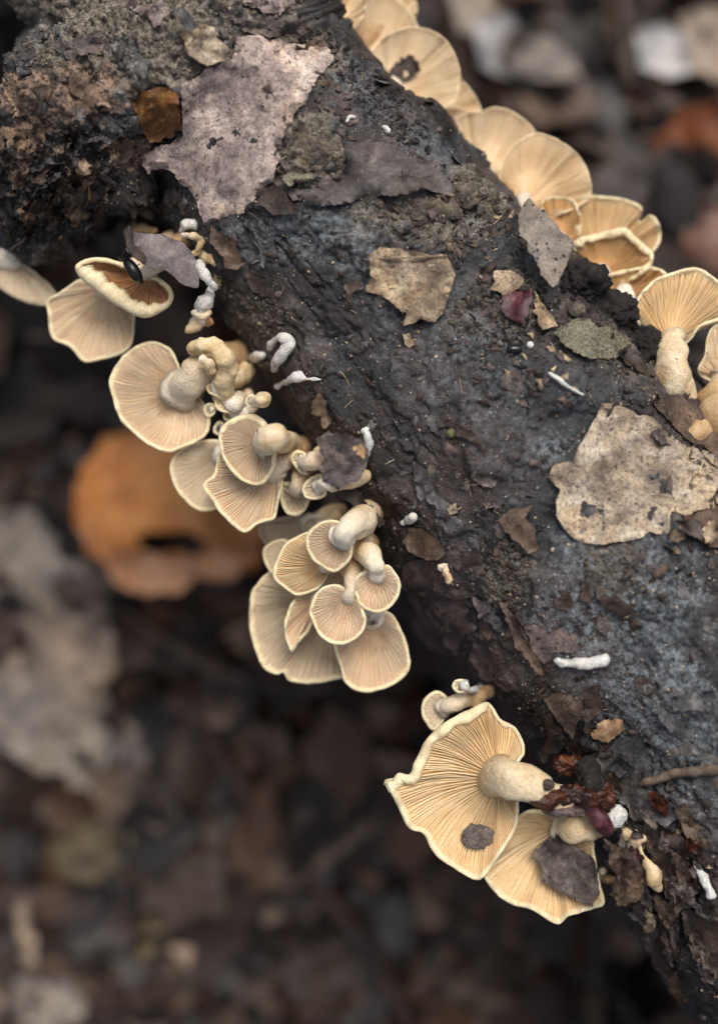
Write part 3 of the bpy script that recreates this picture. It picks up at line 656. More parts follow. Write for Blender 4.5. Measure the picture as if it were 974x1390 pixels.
rm('big striped mushroom with thick pale stem beside a dark gap', [(860, 420), (863, 405), (880, 385), (901, 373), (942, 363), (969, 378), (996, 405), (1000, 428), (975, 436), (950, 446), (936, 462), (912, 478), (880, 460), (864, 440)], (908, 466), -20,
   [(909, 470, -19, 16), (912, 490, -16, 22), (915, 512, -16, 25), (917, 540, -21, 25), (905, 565, -30, 22)], gh=1.7, lip=5, mats='o', stem_mat=STEMC, rise=.12, ruf=1.4)
rm('striped mushroom with drooping edge beyond the dark gap', [(960, 452), (978, 436), (1010, 425), (1040, 450), (1045, 500), (1010, 530), (968, 520), (946, 505), (955, 480)], (985, 512), -21, [(985, 512, -19, 18), (975, 540, -18, 22), (955, 565, -26, 20)], gh=1.2, mats='n')
rm('pale stem and cap at the lower end of the upper row', [(985, 500), (1020, 490), (1060, 520), (1060, 570), (1020, 590), (990, 560)], (1000, 548), -22, [(1000, 548, -18, 24), (978, 560, -14, 28), (955, 575, -20, 24), (940, 590, None, 18)], gh=1.2, mats='n', stem_mat=STEMT)

# --- small white and cream fungi
GW = 'small white fungi on the bark'
fungus('finger_fungus', 'small white club-shaped fungus lying on dark bark beside the hooked one', [(331, 494, 1.5, 3.2), (340, 489, 2, 4), (350, 483, 2.5, 6.5), (355, 482, 2.5, 6)], group=GW)
fungus('finger_fungus', 'white hooked fungus with soil in its bend', [(372, 500, 2, 6.5), (376, 491, 3, 6), (383, 480, 3.5, 7), (391, 471, 3.5, 8), (393, 464, 3.5, 7), (386, 459, 3.5, 6), (376, 459, 3, 4.2), (368, 467, 2.2, 3.6), (366, 473, 1.6, 3.2)], group=GW, noise=(.0005, .003), n=44)
fungus('finger_fungus', 'white bone-shaped fungus pointing along the bark below the hooked one', [(376, 524, 1.5, 4), (387, 518, 2.2, 5), (398, 512, 2.8, 6.5), (412, 513, 2.5, 6), (425, 514, 1.8, 3.2), (434, 515, 1.2, 1.8)], group=GW, noise=(.0007, .003))
mushroom('single cream button mushroom sitting alone on bark near the club fungus', [(332, 546), (336, 537), (344, 536), (349, 545), (344, 553), (336, 553)], (344, 544), -5, [(343, 544, -3, 6), (350, 542, -1, 9), (357, 541, -5, 8)], gh=.2, lip=4, name='button_mushroom', ng=16, stem_mat=STEM)
fungus('finger_fungus', 'thin ragged white fungus strip along the edge of the grey leaf scrap', [(494, 586, 2.5, 5), (498, 592, 3, 7), (501, 602, 3, 5), (498, 613, 3, 4), (493, 627, 3, 4.5), (489, 645, 2, 5)], group=GW, noise=(.0014, .002))
fungus('pin_fungus', 'tiny white pin-shaped fungus above a curled brown leaf', [(546, 710, .8, 3.2), (551, 707, 1.2, 3.6), (556, 704, 1.6, 6.8), (560, 703, 1.6, 6)], group=GW, noise=(.0003, .003))
fungus('pin_fungus', 'white stub of fungus above the white-stemmed shell mushroom', [(490, 687, 2, 4), (497, 692, 2.4, 6), (502, 698, 2, 4)], group=GW)
fungus('finger_fungus', 'straight bright white rod-shaped fungus lying on bluish bark', [(757, 898, 2, 6.5), (770, 899, 2.2, 5.5), (790, 899, 2.2, 5.5), (808, 898, 2.2, 6), (820, 896, 2.4, 7.5)], group=GW, noise=(.0008, .003))
fungus('finger_fungus', 'knobby cream fungus scrap beside the pale bark chip', [(598, 771, 1.5, 4.5), (604, 769, 1.8, 4.5), (604, 779, 1.8, 5), (609, 788, 1.8, 6)], STEM, noise=(.0008, .002))
fungus('finger_fungus', 'tiny white crescent fungus near the mossy crest', [(471, 163, 1, 3), (474, 158, 1.3, 4), (480, 158, 1, 3)], group=GW)
fungus('pin_fungus', 'tiny white dot of fungus near the mossy crest', [(521, 172, .8, 3), (526, 177, 1.2, 4.5)], group=GW)
fungus('finger_fungus', 'chalk white fungus smear on the crumbling bark chunk', [(945, 1178, 3, 5), (953, 1188, 3.5, 7.5), (960, 1202, 3.5, 7), (966, 1214, 3, 6.5)], group=GW, noise=(.001, .003))
fungus('curled_fungus', 'tiny cream curled fungus on the fibrous bark chunk', [(845, 1146, 4, 5), (846, 1138, 4.5, 5.5), (854, 1134, 4.5, 6), (862, 1132, 4, 5)], STEM, noise=(.0008, .003), parts=[('lobe', [(856, 1148, 4, 5), (864, 1142, 5, 6), (872, 1138, 4, 5)], STEM)])
fungus('curled_fungus', 'tiny tan curled fungus beside the big lower mushroom', [(818, 1183, 6, 4), (819, 1190, 6.5, 6), (826, 1195, 6, 5), (832, 1194, 4, 3)], STEMT, noise=(.0005, .003))
fungus('flat_fungus', 'amber and cream fungus streak pressed between bark chunks', [(868, 1152, 5, 5), (874, 1164, 5.5, 6), (882, 1178, 6, 8.5), (889, 1192, 6, 10), (891, 1203, 5, 7)], KNOB, noise=(.001, .004))
rt = root('white_fungus_chain', P(280, 380, -.03), 'chain of small whitish fungi hanging beneath the pale bark sheet', 'fungus')
O = np.array(rt.location)
for nm, q, mt in [('curl', [(246, 312, -18, 4), (252, 305, -16, 5), (264, 304, -16, 5)], WHITE), ('curl', [(250, 319, -16, 4.5), (260, 320, -14, 6), (270, 325, -15, 7), (268, 338, -16, 6), (261, 345, -17, 4)], STEM),
                  ('rod', [(270, 356, -12, 4.5), (274, 368, -10, 6.5), (281, 379, -10, 7), (291, 389, -12, 6)], WHITE), ('lump', [(280, 348, -20, 11), (293, 352, -18, 13), (298, 366, -20, 11), (294, 382, -24, 10)], KNOB),
                  ('stalk', [(284, 394, -16, 7), (280, 406, -15, 9), (275, 420, -16, 9)], WHITE), ('ring', [(263, 424, -15, 3.5), (270, 428, -14, 4), (278, 428, -14, 4), (284, 424, -15, 3.5)], STEM),
                  ('foot', [(272, 432, -18, 8), (264, 440, -18, 8), (257, 446, -18, 8)], STEM), ('rusty_side', [(276, 436, -19, 8), (284, 438, -19, 6)], GILLR), ('root', [(294, 372, -24, 10), (315, 360, -33, 12)], KNOB)]:
    tube(nm, WP(q), mt, rt, O, 24, 14, (.0008, .003), int(q[0][0]))
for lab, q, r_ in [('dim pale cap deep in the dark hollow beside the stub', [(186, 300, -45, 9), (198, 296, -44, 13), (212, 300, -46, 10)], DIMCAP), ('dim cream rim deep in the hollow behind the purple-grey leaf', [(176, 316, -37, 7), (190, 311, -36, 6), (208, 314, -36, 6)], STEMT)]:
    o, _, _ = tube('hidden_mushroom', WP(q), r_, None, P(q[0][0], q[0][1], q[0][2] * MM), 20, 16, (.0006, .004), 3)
    tag(o, lab, 'mushroom')
# ------------------------------------------------------------------ bark sheets, leaf scraps and other debris on the log
def in_poly(pts, poly):
    x, y = pts[:, 0], pts[:, 1]; c = np.zeros(len(pts), bool); n = len(poly); j = n - 1
    for i in range(n):
        xi, yi = poly[i]; xj, yj = poly[j]
        q = ((yi > y) != (yj > y)) & (x < (xj - xi) * (y - yi) / (yj - yi + 1e-12) + xi)
        c ^= q; j = i
    return c
def flake(name, label, outline, mat, lift=.6, edge=.0, crink=.25, thick=.35, step=4.5, rough=1.2, plane=None, floor=-60, bvh=None, cat='leaf', group=None,
          parent=None, origin=None, bend=None, sm=14, sharp=True, hole=None, seed=None, sides=None, csize=30, notch=2, sink=0):
    """sheet with a ragged outline (photo px) that lies on what is under it; lift/edge/crink/thick in mm.
    plane=(z0, zx, zy): free-hanging sheet, mm and mm per 100 px about the outline's centre"""
    seed = seed or int(outline[0][0] * 3 + outline[0][1] * 5) % 9973
    ol = np.asarray(outline, float); n = len(ol); bp = []
    for i in range(n):
        a, b_ = ol[i], ol[(i + 1) % n]; k = max(1, int(np.linalg.norm(b_ - a) / (step * .75)))
        for j in range(k): bp.append(a + (b_ - a) * j / k)
    bp = np.array(bp); m = len(bp)
    tn = np.roll(bp, -1, 0) - np.roll(bp, 1, 0); tn /= np.linalg.norm(tn, axis=1)[:, None] + 1e-9
    nr = np.stack([tn[:, 1], -tn[:, 0]], 1)
    bp = bp + nr * (fbm(np.c_[bp, 0 * bp[:, 0]], step * 3, 3, seed) * rough * 1.6)[:, None]
    r = np.random.default_rng(seed)
    ext = np.ptp(bp, axis=0).max()
    inw = np.zeros(m)
    if ext > 34:
        for _ in range(notch + int(ext / 60)):
            i0 = r.integers(m); dj = np.abs(np.arange(m) - i0); dj = np.minimum(dj, m - dj); inw += r.uniform(2, 6) * np.exp(-(dj / r.uniform(.8, 2.5)) ** 2)
    bp = bp + (bp.mean(0) - bp) / (np.linalg.norm(bp - bp.mean(0), axis=1)[:, None] + 1e-6) * np.minimum(inw, 7)[:, None] + r.normal(0, .35, bp.shape) * rough
    mn, mx = bp.min(0), bp.max(0)
    gx_, gy_ = np.meshgrid(np.arange(mn[0], mx[0], step), np.arange(mn[1], mx[1], step))
    ip = np.stack([gx_.ravel(), gy_.ravel()], 1); ip += r.uniform(-.3, .3, ip.shape) * step
    ip = ip[in_poly(ip, bp)]
    if len(ip):
        dist = np.min(np.linalg.norm(ip[:, None] - bp[None], axis=2), 1); ip = ip[dist > step * .45]
    pts = np.vstack([bp, ip]) if len(ip) else bp
    vs, es, fs, *_ = delaunay_2d_cdt([Vector(p) for p in pts.tolist()], [(i, (i + 1) % m) for i in range(m)], [], 1, 1e-4)
    q = np.array([tuple(v_) for v_ in vs]); nq = len(q)
    fs = [list(f_) for f_ in fs]
    bd = np.min(np.linalg.norm(q[:, None] - bp[None], axis=2), 1)
    cen = q.mean(0)
    if plane:
        z = plane[0] + (q[:, 0] - cen[0]) * plane[1] / 100 + (q[:, 1] - cen[1]) * plane[2] / 100
    else:
        z = np.array([np.nan if (h_ := hit(a, b_, bvh)) is None else h_ / MM for a, b_ in q])
        z = np.where(np.isnan(z), floor, z); z = np.maximum(z, floor)
        nb = [set() for _ in range(nq)]
        for f_ in fs:
            for i in range(3):
                nb[f_[i]].add(f_[i - 1]); nb[f_[i - 1]].add(f_[i])
        nb = [list(s_) or [i] for i, s_ in enumerate(nb)]
        raw = z.copy()
        for _ in range(sm): z = np.array([.4 * z[i] + .6 * np.mean(z[nb[i]]) for i in range(nq)])
        z = np.maximum(z, raw - .15) * .7 + np.maximum(z, raw - .6) * .3
        z = z + lift
    q3 = np.c_[q, np.full(nq, seed * .1)]
    z = z + crink * (fbm(q3, csize, 2, seed + 1, .45) + .22 * fbm(q3, csize * .3, 3, seed + 7, .6)) + edge * np.exp(-bd / 9) * (.55 + .8 * fbm(q3, 30, 2, seed + 2))
    if sink: z = z - sink * np.exp(-bd / 6) * smooth(fbm(q3, 26, 3, seed + 11), -.25, .25)
    if bend: z = z + bend[2] * (((q - cen) @ np.array(bend[:2])) / 50) ** 2
    th = thick * (.35 + .65 * np.clip(bd / 9, 0, 1)) * (.8 + .4 * fbm(q3, 10, 2, seed + 3))
    top = PA(q, z * MM); bot = PA(q, (z - th) * MM)
    cnt = {}
    for f_ in fs:
        for i in range(3):
            e_ = (f_[i - 1], f_[i]); cnt[e_] = 1
    sidef = [(a, b_, b_ + nq, a + nq) for (a, b_) in cnt if (b_, a) not in cnt]
    F = [tuple(f_) for f_ in fs] + [tuple(x + nq for x in f_[::-1]) for f_ in fs] + sidef
    V = np.vstack([top, bot])
    midx = None; mats = mat
    if sides: mats = [mat, sides]; midx = np.r_[np.zeros(2 * len(fs)), np.ones(len(sidef))]
    O = V.mean(0) if origin is None else origin
    o = mesh_obj(name, V, F, mats, parent, O, smooth_shade=True, midx=midx)
    o.data.set_sharp_from_angle(angle=math.radians(42))
    if parent is None: tag(o, label, cat, group)
    return o
def twig(name, label, pts, mat, cat='twig', n=40, noise=(.0004, .004), group=None, on=True, parent=None, origin=None):
    sp = WP([(a, b_, (surf_mm(a, b_, -36) + zz if on else zz), r_) for (a, b_, zz, r_) in pts])
    o, _, _ = tube(name, sp, mat, parent, sp[0, :3] if origin is None else origin, n, 9, noise, int(pts[0][0]))
    if parent is None: tag(o, label, cat, group)
    return o
def clod(name, label, c, r_px, z, mat, seed, squash=.8, cat='soil clod', amp=.3, parent=None, origin=None, size=.004, res=5, zabs=False):
    bm = bmesh.new(); bmesh.ops.create_icosphere(bm, subdivisions=res, radius=1)
    v = np.array([tuple(x.co) for x in bm.verts]); f = [[w.index for w in q.verts] for q in bm.faces]; bm.free()
    zz = (z if zabs else surf_mm(*c) + z) * MM
    k = S * (HC - zz) / HC
    sc = np.array([r_px[0] * k, r_px[1] * k, min(r_px) * k * squash])
    w = v * sc + np.array(P(c[0], c[1], zz))
    w = w + v * (fbm(w, size, 4, seed, .62) * amp * min(sc))[:, None]
    o = mesh_obj(name, w, f, mat, parent, P(c[0], c[1], zz - .001) if origin is None else origin)
    if parent is None: tag(o, label, cat)
    return o

PALE = m_litter('pale_bark', (.15, .115, .115), (.46, .36, .31), (.68, .57, .49), 7 * MM, .75, (.055, .04, .045), .7, .3 * MM)
PALETAN = m_litter('pale_leaf', (.15, .11, .085), (.40, .31, .21), (.62, .53, .41), 6 * MM, .8, (.05, .04, .045), .65, .4 * MM)
TAN = m_litter('tan_leaf', (.12, .085, .06), (.32, .235, .15), (.62, .49, .32), 6 * MM, .7, (.03, .022, .018), .65, .35 * MM)
AMBER = m_litter('amber_leaf', (.05, .016, .006), (.15, .058, .014), (.27, .15, .04), 5 * MM, .35, (.012, .006, .004), .4, .3 * MM)
PURP = m_litter('purple_grey_leaf', (.075, .058, .056), (.14, .112, .11), (.20, .165, .16), 6 * MM, .2, (.03, .022, .022), .6, .2 * MM)
GREYB = m_litter('grey_brown_bark', (.035, .028, .028), (.085, .070, .068), (.16, .135, .125), 6 * MM, .45, (.012, .010, .011), .62, .4 * MM)
DARKB = m_litter('dark_brown_leaf', (.016, .010, .008), (.045, .028, .021), (.09, .058, .042), 5 * MM, .4, (.008, .006, .005), .55, .35 * MM)
BROWN = m_litter('brown_leaf', (.045, .027, .019), (.10, .064, .044), (.17, .12, .085), 5 * MM, .45, (.014, .010, .008), .6, .4 * MM)
SPOT = m_litter('spotted_leaf', (.13, .105, .085), (.22, .18, .145), (.31, .26, .21), 6 * MM, .3, (.012, .011, .014), .6, .25 * MM, spots=2.1 * MM)
WINE = m_litter('wine_red_leaf', (.035, .010, .014), (.085, .022, .030), (.15, .05, .058), 4 * MM, .35, (.008, .004, .005), .32, .2 * MM)
SAGE = m_litter('sage_leaf', (.075, .068, .042), (.13, .125, .08), (.20, .195, .135), 4 * MM, .3, (.03, .022, .016), .6, .3 * MM, vein=(1.3 * MM, (.24, .22, .155)))
SLATE = m_litter('slate_leaf', (.035, .034, .036), (.088, .084, .086), (.17, .16, .155), 6 * MM, .4, (.010, .009, .009), .4, .35 * MM)
CRUSTM = m_litter('purple_brown_crust', (.05, .033, .033), (.125, .088, .084), (.20, .15, .142), 5 * MM, .6, (.010, .007, .007), .7, .5 * MM)
RUSTY = m_litter('wet_rust_rot', (.010, .003, .002), (.045, .011, .005), (.13, .042, .014), 4 * MM, .2, (.006, .003, .002), .22, .25 * MM)
CLODM = m_litter('black_soil', (.006, .005, .005), (.018, .014, .013), (.045, .035, .032), 2.5 * MM, .4, (.004, .003, .003), .6, .6 * MM)
CLODG = m_litter('grey_soil', (.05, .040, .031), (.14, .115, .09), (.27, .235, .185), 1.6 * MM, .5, (.012, .010, .008), .85, .6 * MM)
BEETLE = m_litter('black_shell', (.004, .004, .004), (.006, .006, .007), (.012, .011, .010), 3 * MM, .0, (.004, .004, .004), .3, .05 * MM)
TWIGM = m_litter('twig_bark', (.06, .042, .03), (.13, .095, .07), (.22, .17, .13), 3 * MM, .4, (.02, .015, .012), .7, .3 * MM)
SEEDM = m_litter('seed_husk', (.16, .085, .04), (.32, .19, .10), (.45, .32, .19), 3 * MM, .25, (.05, .02, .01), .55, .2 * MM)
GREENM = m_litter('green_scrap', (.05, .055, .02), (.10, .11, .04), (.16, .17, .07), 2 * MM, .2, (.02, .02, .01), .6, .2 * MM)
CRUMP = m_litter('crumbly_grey_leaf', (.06, .047, .043), (.13, .104, .094), (.22, .185, .165), 3 * MM, .5, (.02, .015, .014), .75, .4 * MM)
GD = 'leaf and bark scraps lying on the log'

# far end of the log
flake('bark_sheet', 'large pale pinkish bark sheet peeling over the dark hollow', [(244, 112), (305, 85), (322, 51), (340, 44), (388, 58), (425, 61), (442, 64), (452, 78), (436, 100), (422, 125), (405, 149), (390, 172), (381, 190), (379, 217), (371, 247), (350, 264), (334, 285), (320, 295), (296, 302), (274, 305), (268, 281), (251, 257), (237, 237), (217, 225), (200, 237), (186, 213), (217, 200), (249, 183), (244, 122)],
      PALE, lift=1.6, edge=1.2, crink=1.5, thick=1.0, floor=-16, cat='bark', sm=30, rough=1.8, sides=BROWN, csize=60, sink=2.6)
flake('leaf_scrap', 'crumpled pale tan leaf scrap stuck on grey soil above the bark sheet', [(246, 44), (271, 30), (288, 37), (298, 51), (315, 71), (305, 83), (281, 89), (257, 75)], PALETAN, lift=2.5, edge=2.0, crink=1.4, thick=.5)
flake('leaf_scrap', 'translucent amber brown leaf scrap beside the pale bark sheet', [(180, 142), (190, 125), (217, 117), (242, 122), (245, 150), (247, 176), (230, 190), (203, 193), (190, 169)], AMBER, lift=1.2, edge=.5, crink=.9, thick=.4)
flake('leaf_scrap', 'dark brown triangular leaf tip under the pale bark sheet', [(345, 278), (358, 262), (371, 249), (388, 264), (407, 288), (390, 291), (371, 292)], DARKB, lift=1.4, edge=.8, crink=.4, thick=.35)
flake('bark_sheet', 'layered grey-brown bark sheet lying across the log near the mossy crest', [(467, 190), (510, 190), (540, 185), (557, 203), (591, 220), (611, 234), (615, 261), (588, 264), (575, 258), (557, 259), (520, 264), (483, 271), (439, 280), (398, 271), (388, 258), (408, 252), (449, 251), (462, 240), (469, 220)],
      GREYB, lift=1.0, edge=1.2, crink=1.0, thick=1.0, cat='bark', rough=1.8, sides=DARKB, sink=2)
flake('bark_sheet', 'small rolled grey bark curl above the speckled lichen patch', [(515, 250), (540, 238), (570, 240), (600, 236), (614, 246), (612, 264), (590, 260), (560, 260), (530, 266), (518, 264)], GREYB, lift=2.6, edge=1.2, crink=.6, thick=.7, cat='bark')
flake('leaf_scrap', 'tiny grey-green leaf tip on the soil clump', [(383, 237), (395, 233), (424, 236), (422, 241), (400, 242), (394, 255), (389, 252), (386, 244)], SAGE, lift=2.2, edge=.6, thick=.3, step=3)
clod('soil_clump', 'crumbly grey soil clump beside the layered bark sheet', (424, 212), (40, 36), -.8, CLODG, 5, .35, amp=.5, size=.003, res=6)
clod('soil_clump', 'lumpy grey soil beneath the rolled bark curl', (570, 288), (58, 17), -.6, CLODG, 15, .5, amp=.5, size=.003, res=6)
clod('soil_clump', 'pale lumpy soil knob near the mossy crest', (632, 268), (22, 17), .4, CLODG, 25, .7, amp=.45, size=.003)
flake('leaf_scrap', 'purple-grey leaf scrap covering the rusty-gilled mushroom', [(170, 340), (178, 314), (200, 318), (226, 319), (246, 328), (258, 338), (268, 356), (272, 368), (268, 390), (251, 387), (235, 374), (217, 368), (197, 360), (182, 350)],
      PURP, plane=(-6, -3, 4), edge=.8, crink=.5, thick=.4)
flake('leaf_scrap', 'thin curled leaf edge standing over the purple-grey leaf', [(170, 332), (174, 307), (178, 308), (186, 328), (198, 352), (196, 358), (182, 350)], DARKB, plane=(-4, 2, 0), edge=.6, crink=.4, thick=.6, step=3)
rt = root('beetle', P(168, 352, -.012), 'shiny black beetle on the rim of the rusty-gilled mushroom', 'beetle'); O = np.array(rt.location)
tube('abdomen', WP([(170, 352, -8, 4), (176, 360, -6, 8), (184, 372, -6, 8.5), (190, 382, -8, 5)]), BEETLE, rt, O, 20, 14, (0, 1))
tube('head', WP([(164, 349, -9, 3), (169, 352, -8, 4.5)]), BEETLE, rt, O, 8, 12, (0, 1))
for a, b_ in (((165, 350), (156, 347)), ((172, 360), (163, 368)), ((180, 364), (190, 358)), ((166, 347), (168, 338))):
    tube('leg', WP([(*a, -8, .9), (*b_, -9, .7)]), BEETLE, rt, O, 6, 6, (0, 1))
flake('bark_scrap', 'brown bark scrap beside the chain of whitish fungi', [(286, 305), (300, 312), (318, 330), (332, 358), (322, 366), (306, 362), (300, 345), (284, 330)], BROWN, lift=1.0, edge=1.0, crink=.8, thick=.7, floor=-30, cat='bark')

clod('hollow_shade_fill', '', (222, 268), (62, 80), -50, CLODM, 77, .6, amp=.5, parent=log_root, origin=LO, size=.008, zabs=True)  # both black blobs added to stand in for deep shade in the hollow
clod('hollow_shade_fill', '', (150, 250), (60, 60), -58, CLODM, 78, .6, amp=.5, parent=log_root, origin=LO, size=.008, zabs=True)
WOODM = m_litter('decayed_pale_wood', (.09, .055, .04), (.26, .17, .115), (.48, .36, .24), 5 * MM, .6, (.03, .018, .014), .7, .5 * MM)
for q_, mt_, lf_, ed_ in [([(10, 120), (40, 104), (72, 112), (66, 134), (44, 160), (20, 156)], WOODM, .4, 1.2), ([(96, 104), (130, 98), (158, 110), (150, 146), (120, 156), (100, 136)], WOODM, .5, 1.5),
                          ([(0, 170), (30, 164), (66, 178), (58, 200), (20, 206), (-6, 196)], WOODM, .4, 1.0), ([(84, 220), (110, 214), (124, 232), (106, 246), (86, 240)], WOODM, .5, 1.6),
                          ([(60, 60), (100, 40), (150, 46), (140, 70), (96, 84)], CRUMP, .4, 1.5), ([(30, 40), (60, 22), (70, 34), (40, 96), (24, 110), (20, 70)], SLATE, .5, 1.6), ([(150, 60), (176, 56), (204, 88), (196, 106), (170, 84)], SLATE, .8, 2.2),
                          ([(0, 230), (44, 216), (84, 226), (70, 250), (20, 258)], DARKB, .5, 2.2), ([(104, 150), (150, 152), (168, 176), (146, 200), (112, 188)], SLATE, .6, 2.4), ([(20, 280), (60, 270), (92, 290), (70, 316), (30, 312)], DARKB, .6, 2.6),
                          ([(88, 250), (112, 246), (120, 290), (104, 312), (90, 288)], BROWN, .6, 2.4), ([(50, 330), (80, 326), (90, 356), (72, 372), (54, 356)], DARKB, .6, 2.0), ([(150, 190), (176, 184), (190, 200), (172, 226), (154, 222)], BROWN, 1.0, 2.6),
                          ([(300, 20), (350, 12), (400, 22), (430, 44), (380, 52), (330, 40)], CRUMP, .8, 2.0), ([(400, 60), (430, 50), (452, 66), (446, 92), (424, 110), (404, 92)], BROWN, 1.2, 2.2), ([(330, 0), (380, -10), (410, 6), (360, 22)], PALE, 1.4, 1.6), ([(176, 10), (220, 0), (240, 18), (210, 34)], PALE, .6, 1.4)]:
    flake('bark_flake', None, q_, mt_, lift=lf_, edge=ed_, crink=1.6, thick=.9, rough=2.6, parent=log_root, origin=LO, sm=6, csize=16, sink=1.2, floor=-50)
WETB = m_litter('wet_black_wood', (.006, .005, .005), (.016, .012, .011), (.040, .032, .028), 4 * MM, .3, (.004, .004, .004), .28, .5 * MM)
sr = np.random.default_rng(77)
for i in range(26):                                  # torn wet strips of the stub
    cx_, cy_ = [(60, 260), (30, 220), (90, 200), (60, 310), (110, 250), (20, 290), (130, 180)][i % 7]
    cx_ += sr.normal(0, 18); cy_ += sr.normal(0, 22)
    if hit(cx_, cy_) is None: continue
    L_, W_, an = sr.uniform(20, 52), sr.uniform(3.5, 9), math.radians(118 + sr.normal(0, 24))
    ol_ = []
    for a in np.linspace(0, 2 * math.pi, 11, endpoint=False):
        q = sr.uniform(.6, 1.2); x_, y_ = L_ * q * math.cos(a), W_ * q * math.sin(a)
        ol_.append((cx_ + x_ * math.cos(an) - y_ * math.sin(an), cy_ + x_ * math.sin(an) + y_ * math.cos(an)))
    flake('torn_strip', None, ol_, [WETB, DARKB, WETB, SLATE, BROWN, WETB][i % 6], lift=sr.uniform(.5, 1.8), edge=2.0, crink=2.2, thick=.9, step=3.5, rough=2.4, parent=log_root, origin=LO, sm=4, csize=14, floor=-52, seed=1200 + i)
for i in range(16):                                  # root strands hanging from the stub
    x_, y_ = sr.uniform(15, 135), sr.uniform(190, 345); z_ = surf_mm(x_, y_, -36) + .8; pts_ = []
    a = math.radians(sr.uniform(60, 150)); L_ = sr.uniform(8, 16)
    for k_ in range(4):
        h_ = hit(x_, y_); zz = (h_ / MM + 1.0) if h_ is not None else pts_[-1][2] - 2 if pts_ else z_
        pts_.append((x_, y_, zz, sr.uniform(.7, 1.5))); x_ += L_ * math.cos(a); y_ += L_ * math.sin(a); a += sr.normal(0, .5)
    tube('root_strand', WP(pts_), [WOODM, BROWN, TWIGM][i % 3], log_root, LO, 18, 6, (.0002, .003), i)
# middle of the log
flake('leaf_scrap', 'flat tan leaf piece with a straight twig along its top, mid log', [(500, 347), (516, 334), (557, 340), (605, 347), (612, 362), (618, 374), (611, 395), (601, 425), (591, 437), (570, 436), (547, 442), (550, 427), (536, 414), (523, 405), (510, 398), (496, 395), (503, 378)], TAN, lift=1.2, edge=2.0, crink=1.0, thick=.6, sink=1.0, rough=1.0, notch=1)
twig('twig', 'thin straight pale twig along the edge of the flat tan leaf', [(495, 352, 1.8, 1.6), (520, 351, 2.2, 1.7), (560, 349, 2.2, 1.8), (606, 348, 1.6, 1.6)], TAN)
flake('leaf_scrap', 'small tan bark scrap beside the flat tan leaf', [(466, 385), (482, 380), (492, 390), (480, 398), (476, 412), (470, 404)], BROWN, lift=.8, thick=.5, step=3.5, edge=.5)
flake('leaf_scrap', 'tiny pale tan flake alone below the flat tan leaf', [(546, 452), (556, 453), (562, 466), (555, 470), (548, 464)], TAN, lift=.7, thick=.4, step=3, edge=.3)
flake('leaf_scrap', 'small notched tan leaf scrap below the bone-shaped fungus', [(418, 561), (425, 548), (432, 534), (439, 537), (444, 556), (450, 574), (439, 581), (434, 566), (428, 564)], TAN, lift=1.2, thick=.4, step=3.5, edge=.7)
flake('leaf_scrap', 'rough grey-purple leaf scrap shading two small white-stemmed mushrooms', [(431, 597), (442, 586), (462, 588), (485, 594), (496, 602), (500, 615), (495, 630), (488, 648), (472, 660), (455, 664), (442, 652), (432, 636), (434, 615)], CRUMP, plane=(2, 2, -3), edge=1.2, crink=1.5, thick=1.2, csize=14, rough=2, sides=DARKB)
flake('leaf_scrap', 'rusty orange spot of leaf at the corner of the grey-purple scrap', [(478, 606), (488, 600), (496, 608), (494, 622), (482, 618)], SEEDM, plane=(4.0, 2, -3), edge=.4, crink=.5, thick=.4, step=3)
flake('bark_scrap', 'frayed dark brown bark fibres above the thick white stem', [(448, 664), (470, 658), (490, 668), (508, 692), (520, 712), (506, 710), (488, 690), (462, 676)], DARKB, lift=1.5, edge=1.4, crink=1.2, thick=1.0, floor=-12, cat='bark', rough=2.4)
flake('leaf_scrap', 'curled brown leaf below the tiny white pin fungus', [(545, 736), (552, 717), (577, 720), (590, 728), (598, 740), (603, 754), (592, 763), (571, 757), (556, 748)], BROWN, lift=1.0, edge=1.3, crink=.7, thick=.4)
clod('berry', 'tiny blue-black round berry near the small shell-shaped mushroom', (534, 745), (6, 6), .8, BEETLE, 4, 1, 'berry', .03, res=3)
clod('seed', 'tiny olive green round seed on smooth bark', (612, 588), (7, 7), .8, GREENM, 4, .9, 'seed', .05, res=3)
clod('lichen_scrap', 'small grey lichen lump lying on dark bark', (585, 640), (6, 10), .3, CLODG, 7, .5, 'lichen', .3, res=4)
flake('leaf_scrap', 'tiny square tan flake on bark above the brown leaves', [(606, 685), (620, 682), (622, 696), (611, 698)], TAN, lift=.8, thick=.4, step=3, edge=.3)
flake('leaf_scrap', 'arched brown leaf piece between the large pale leaf plate and the pin fungus', [(676, 706), (695, 689), (724, 684), (714, 703), (728, 722), (730, 744), (717, 754), (702, 737), (685, 723)], BROWN, lift=1.4, edge=1.4, crink=.9, thick=.4)
flake('leaf_scrap', 'pale grey-brown bark chip with pointed corner', [(640, 809), (654, 816), (668, 812), (664, 830), (650, 838), (645, 823)], PURP, lift=1.4, edge=.9, thick=.5, step=3.5)
flake('bark_scrap', 'long raised brown bark splinter beside the purple crust', [(676, 818), (690, 816), (700, 840), (716, 866), (732, 900), (740, 920), (726, 914), (706, 882), (688, 850)], BROWN, lift=1.6, edge=1.0, crink=.8, thick=1.4, cat='bark', rough=2)
flake('bark_crust', 'flaky purple-brown crust beside the dense mushroom cluster', [(548, 768), (572, 758), (600, 768), (606, 790), (628, 812), (640, 848), (626, 880), (604, 892), (580, 880), (562, 850), (556, 820), (546, 796)], CRUSTM, lift=.5, edge=.5, crink=.9, thick=.9, cat='bark', rough=2.4)
flake('bark_crust', 'smooth purple-brown crust patch above the white rod fungus', [(706, 852), (730, 848), (764, 856), (788, 868), (784, 884), (754, 886), (738, 902), (722, 888)], CRUSTM, lift=.5, edge=.4, crink=.6, thick=.8, cat='bark', rough=2)
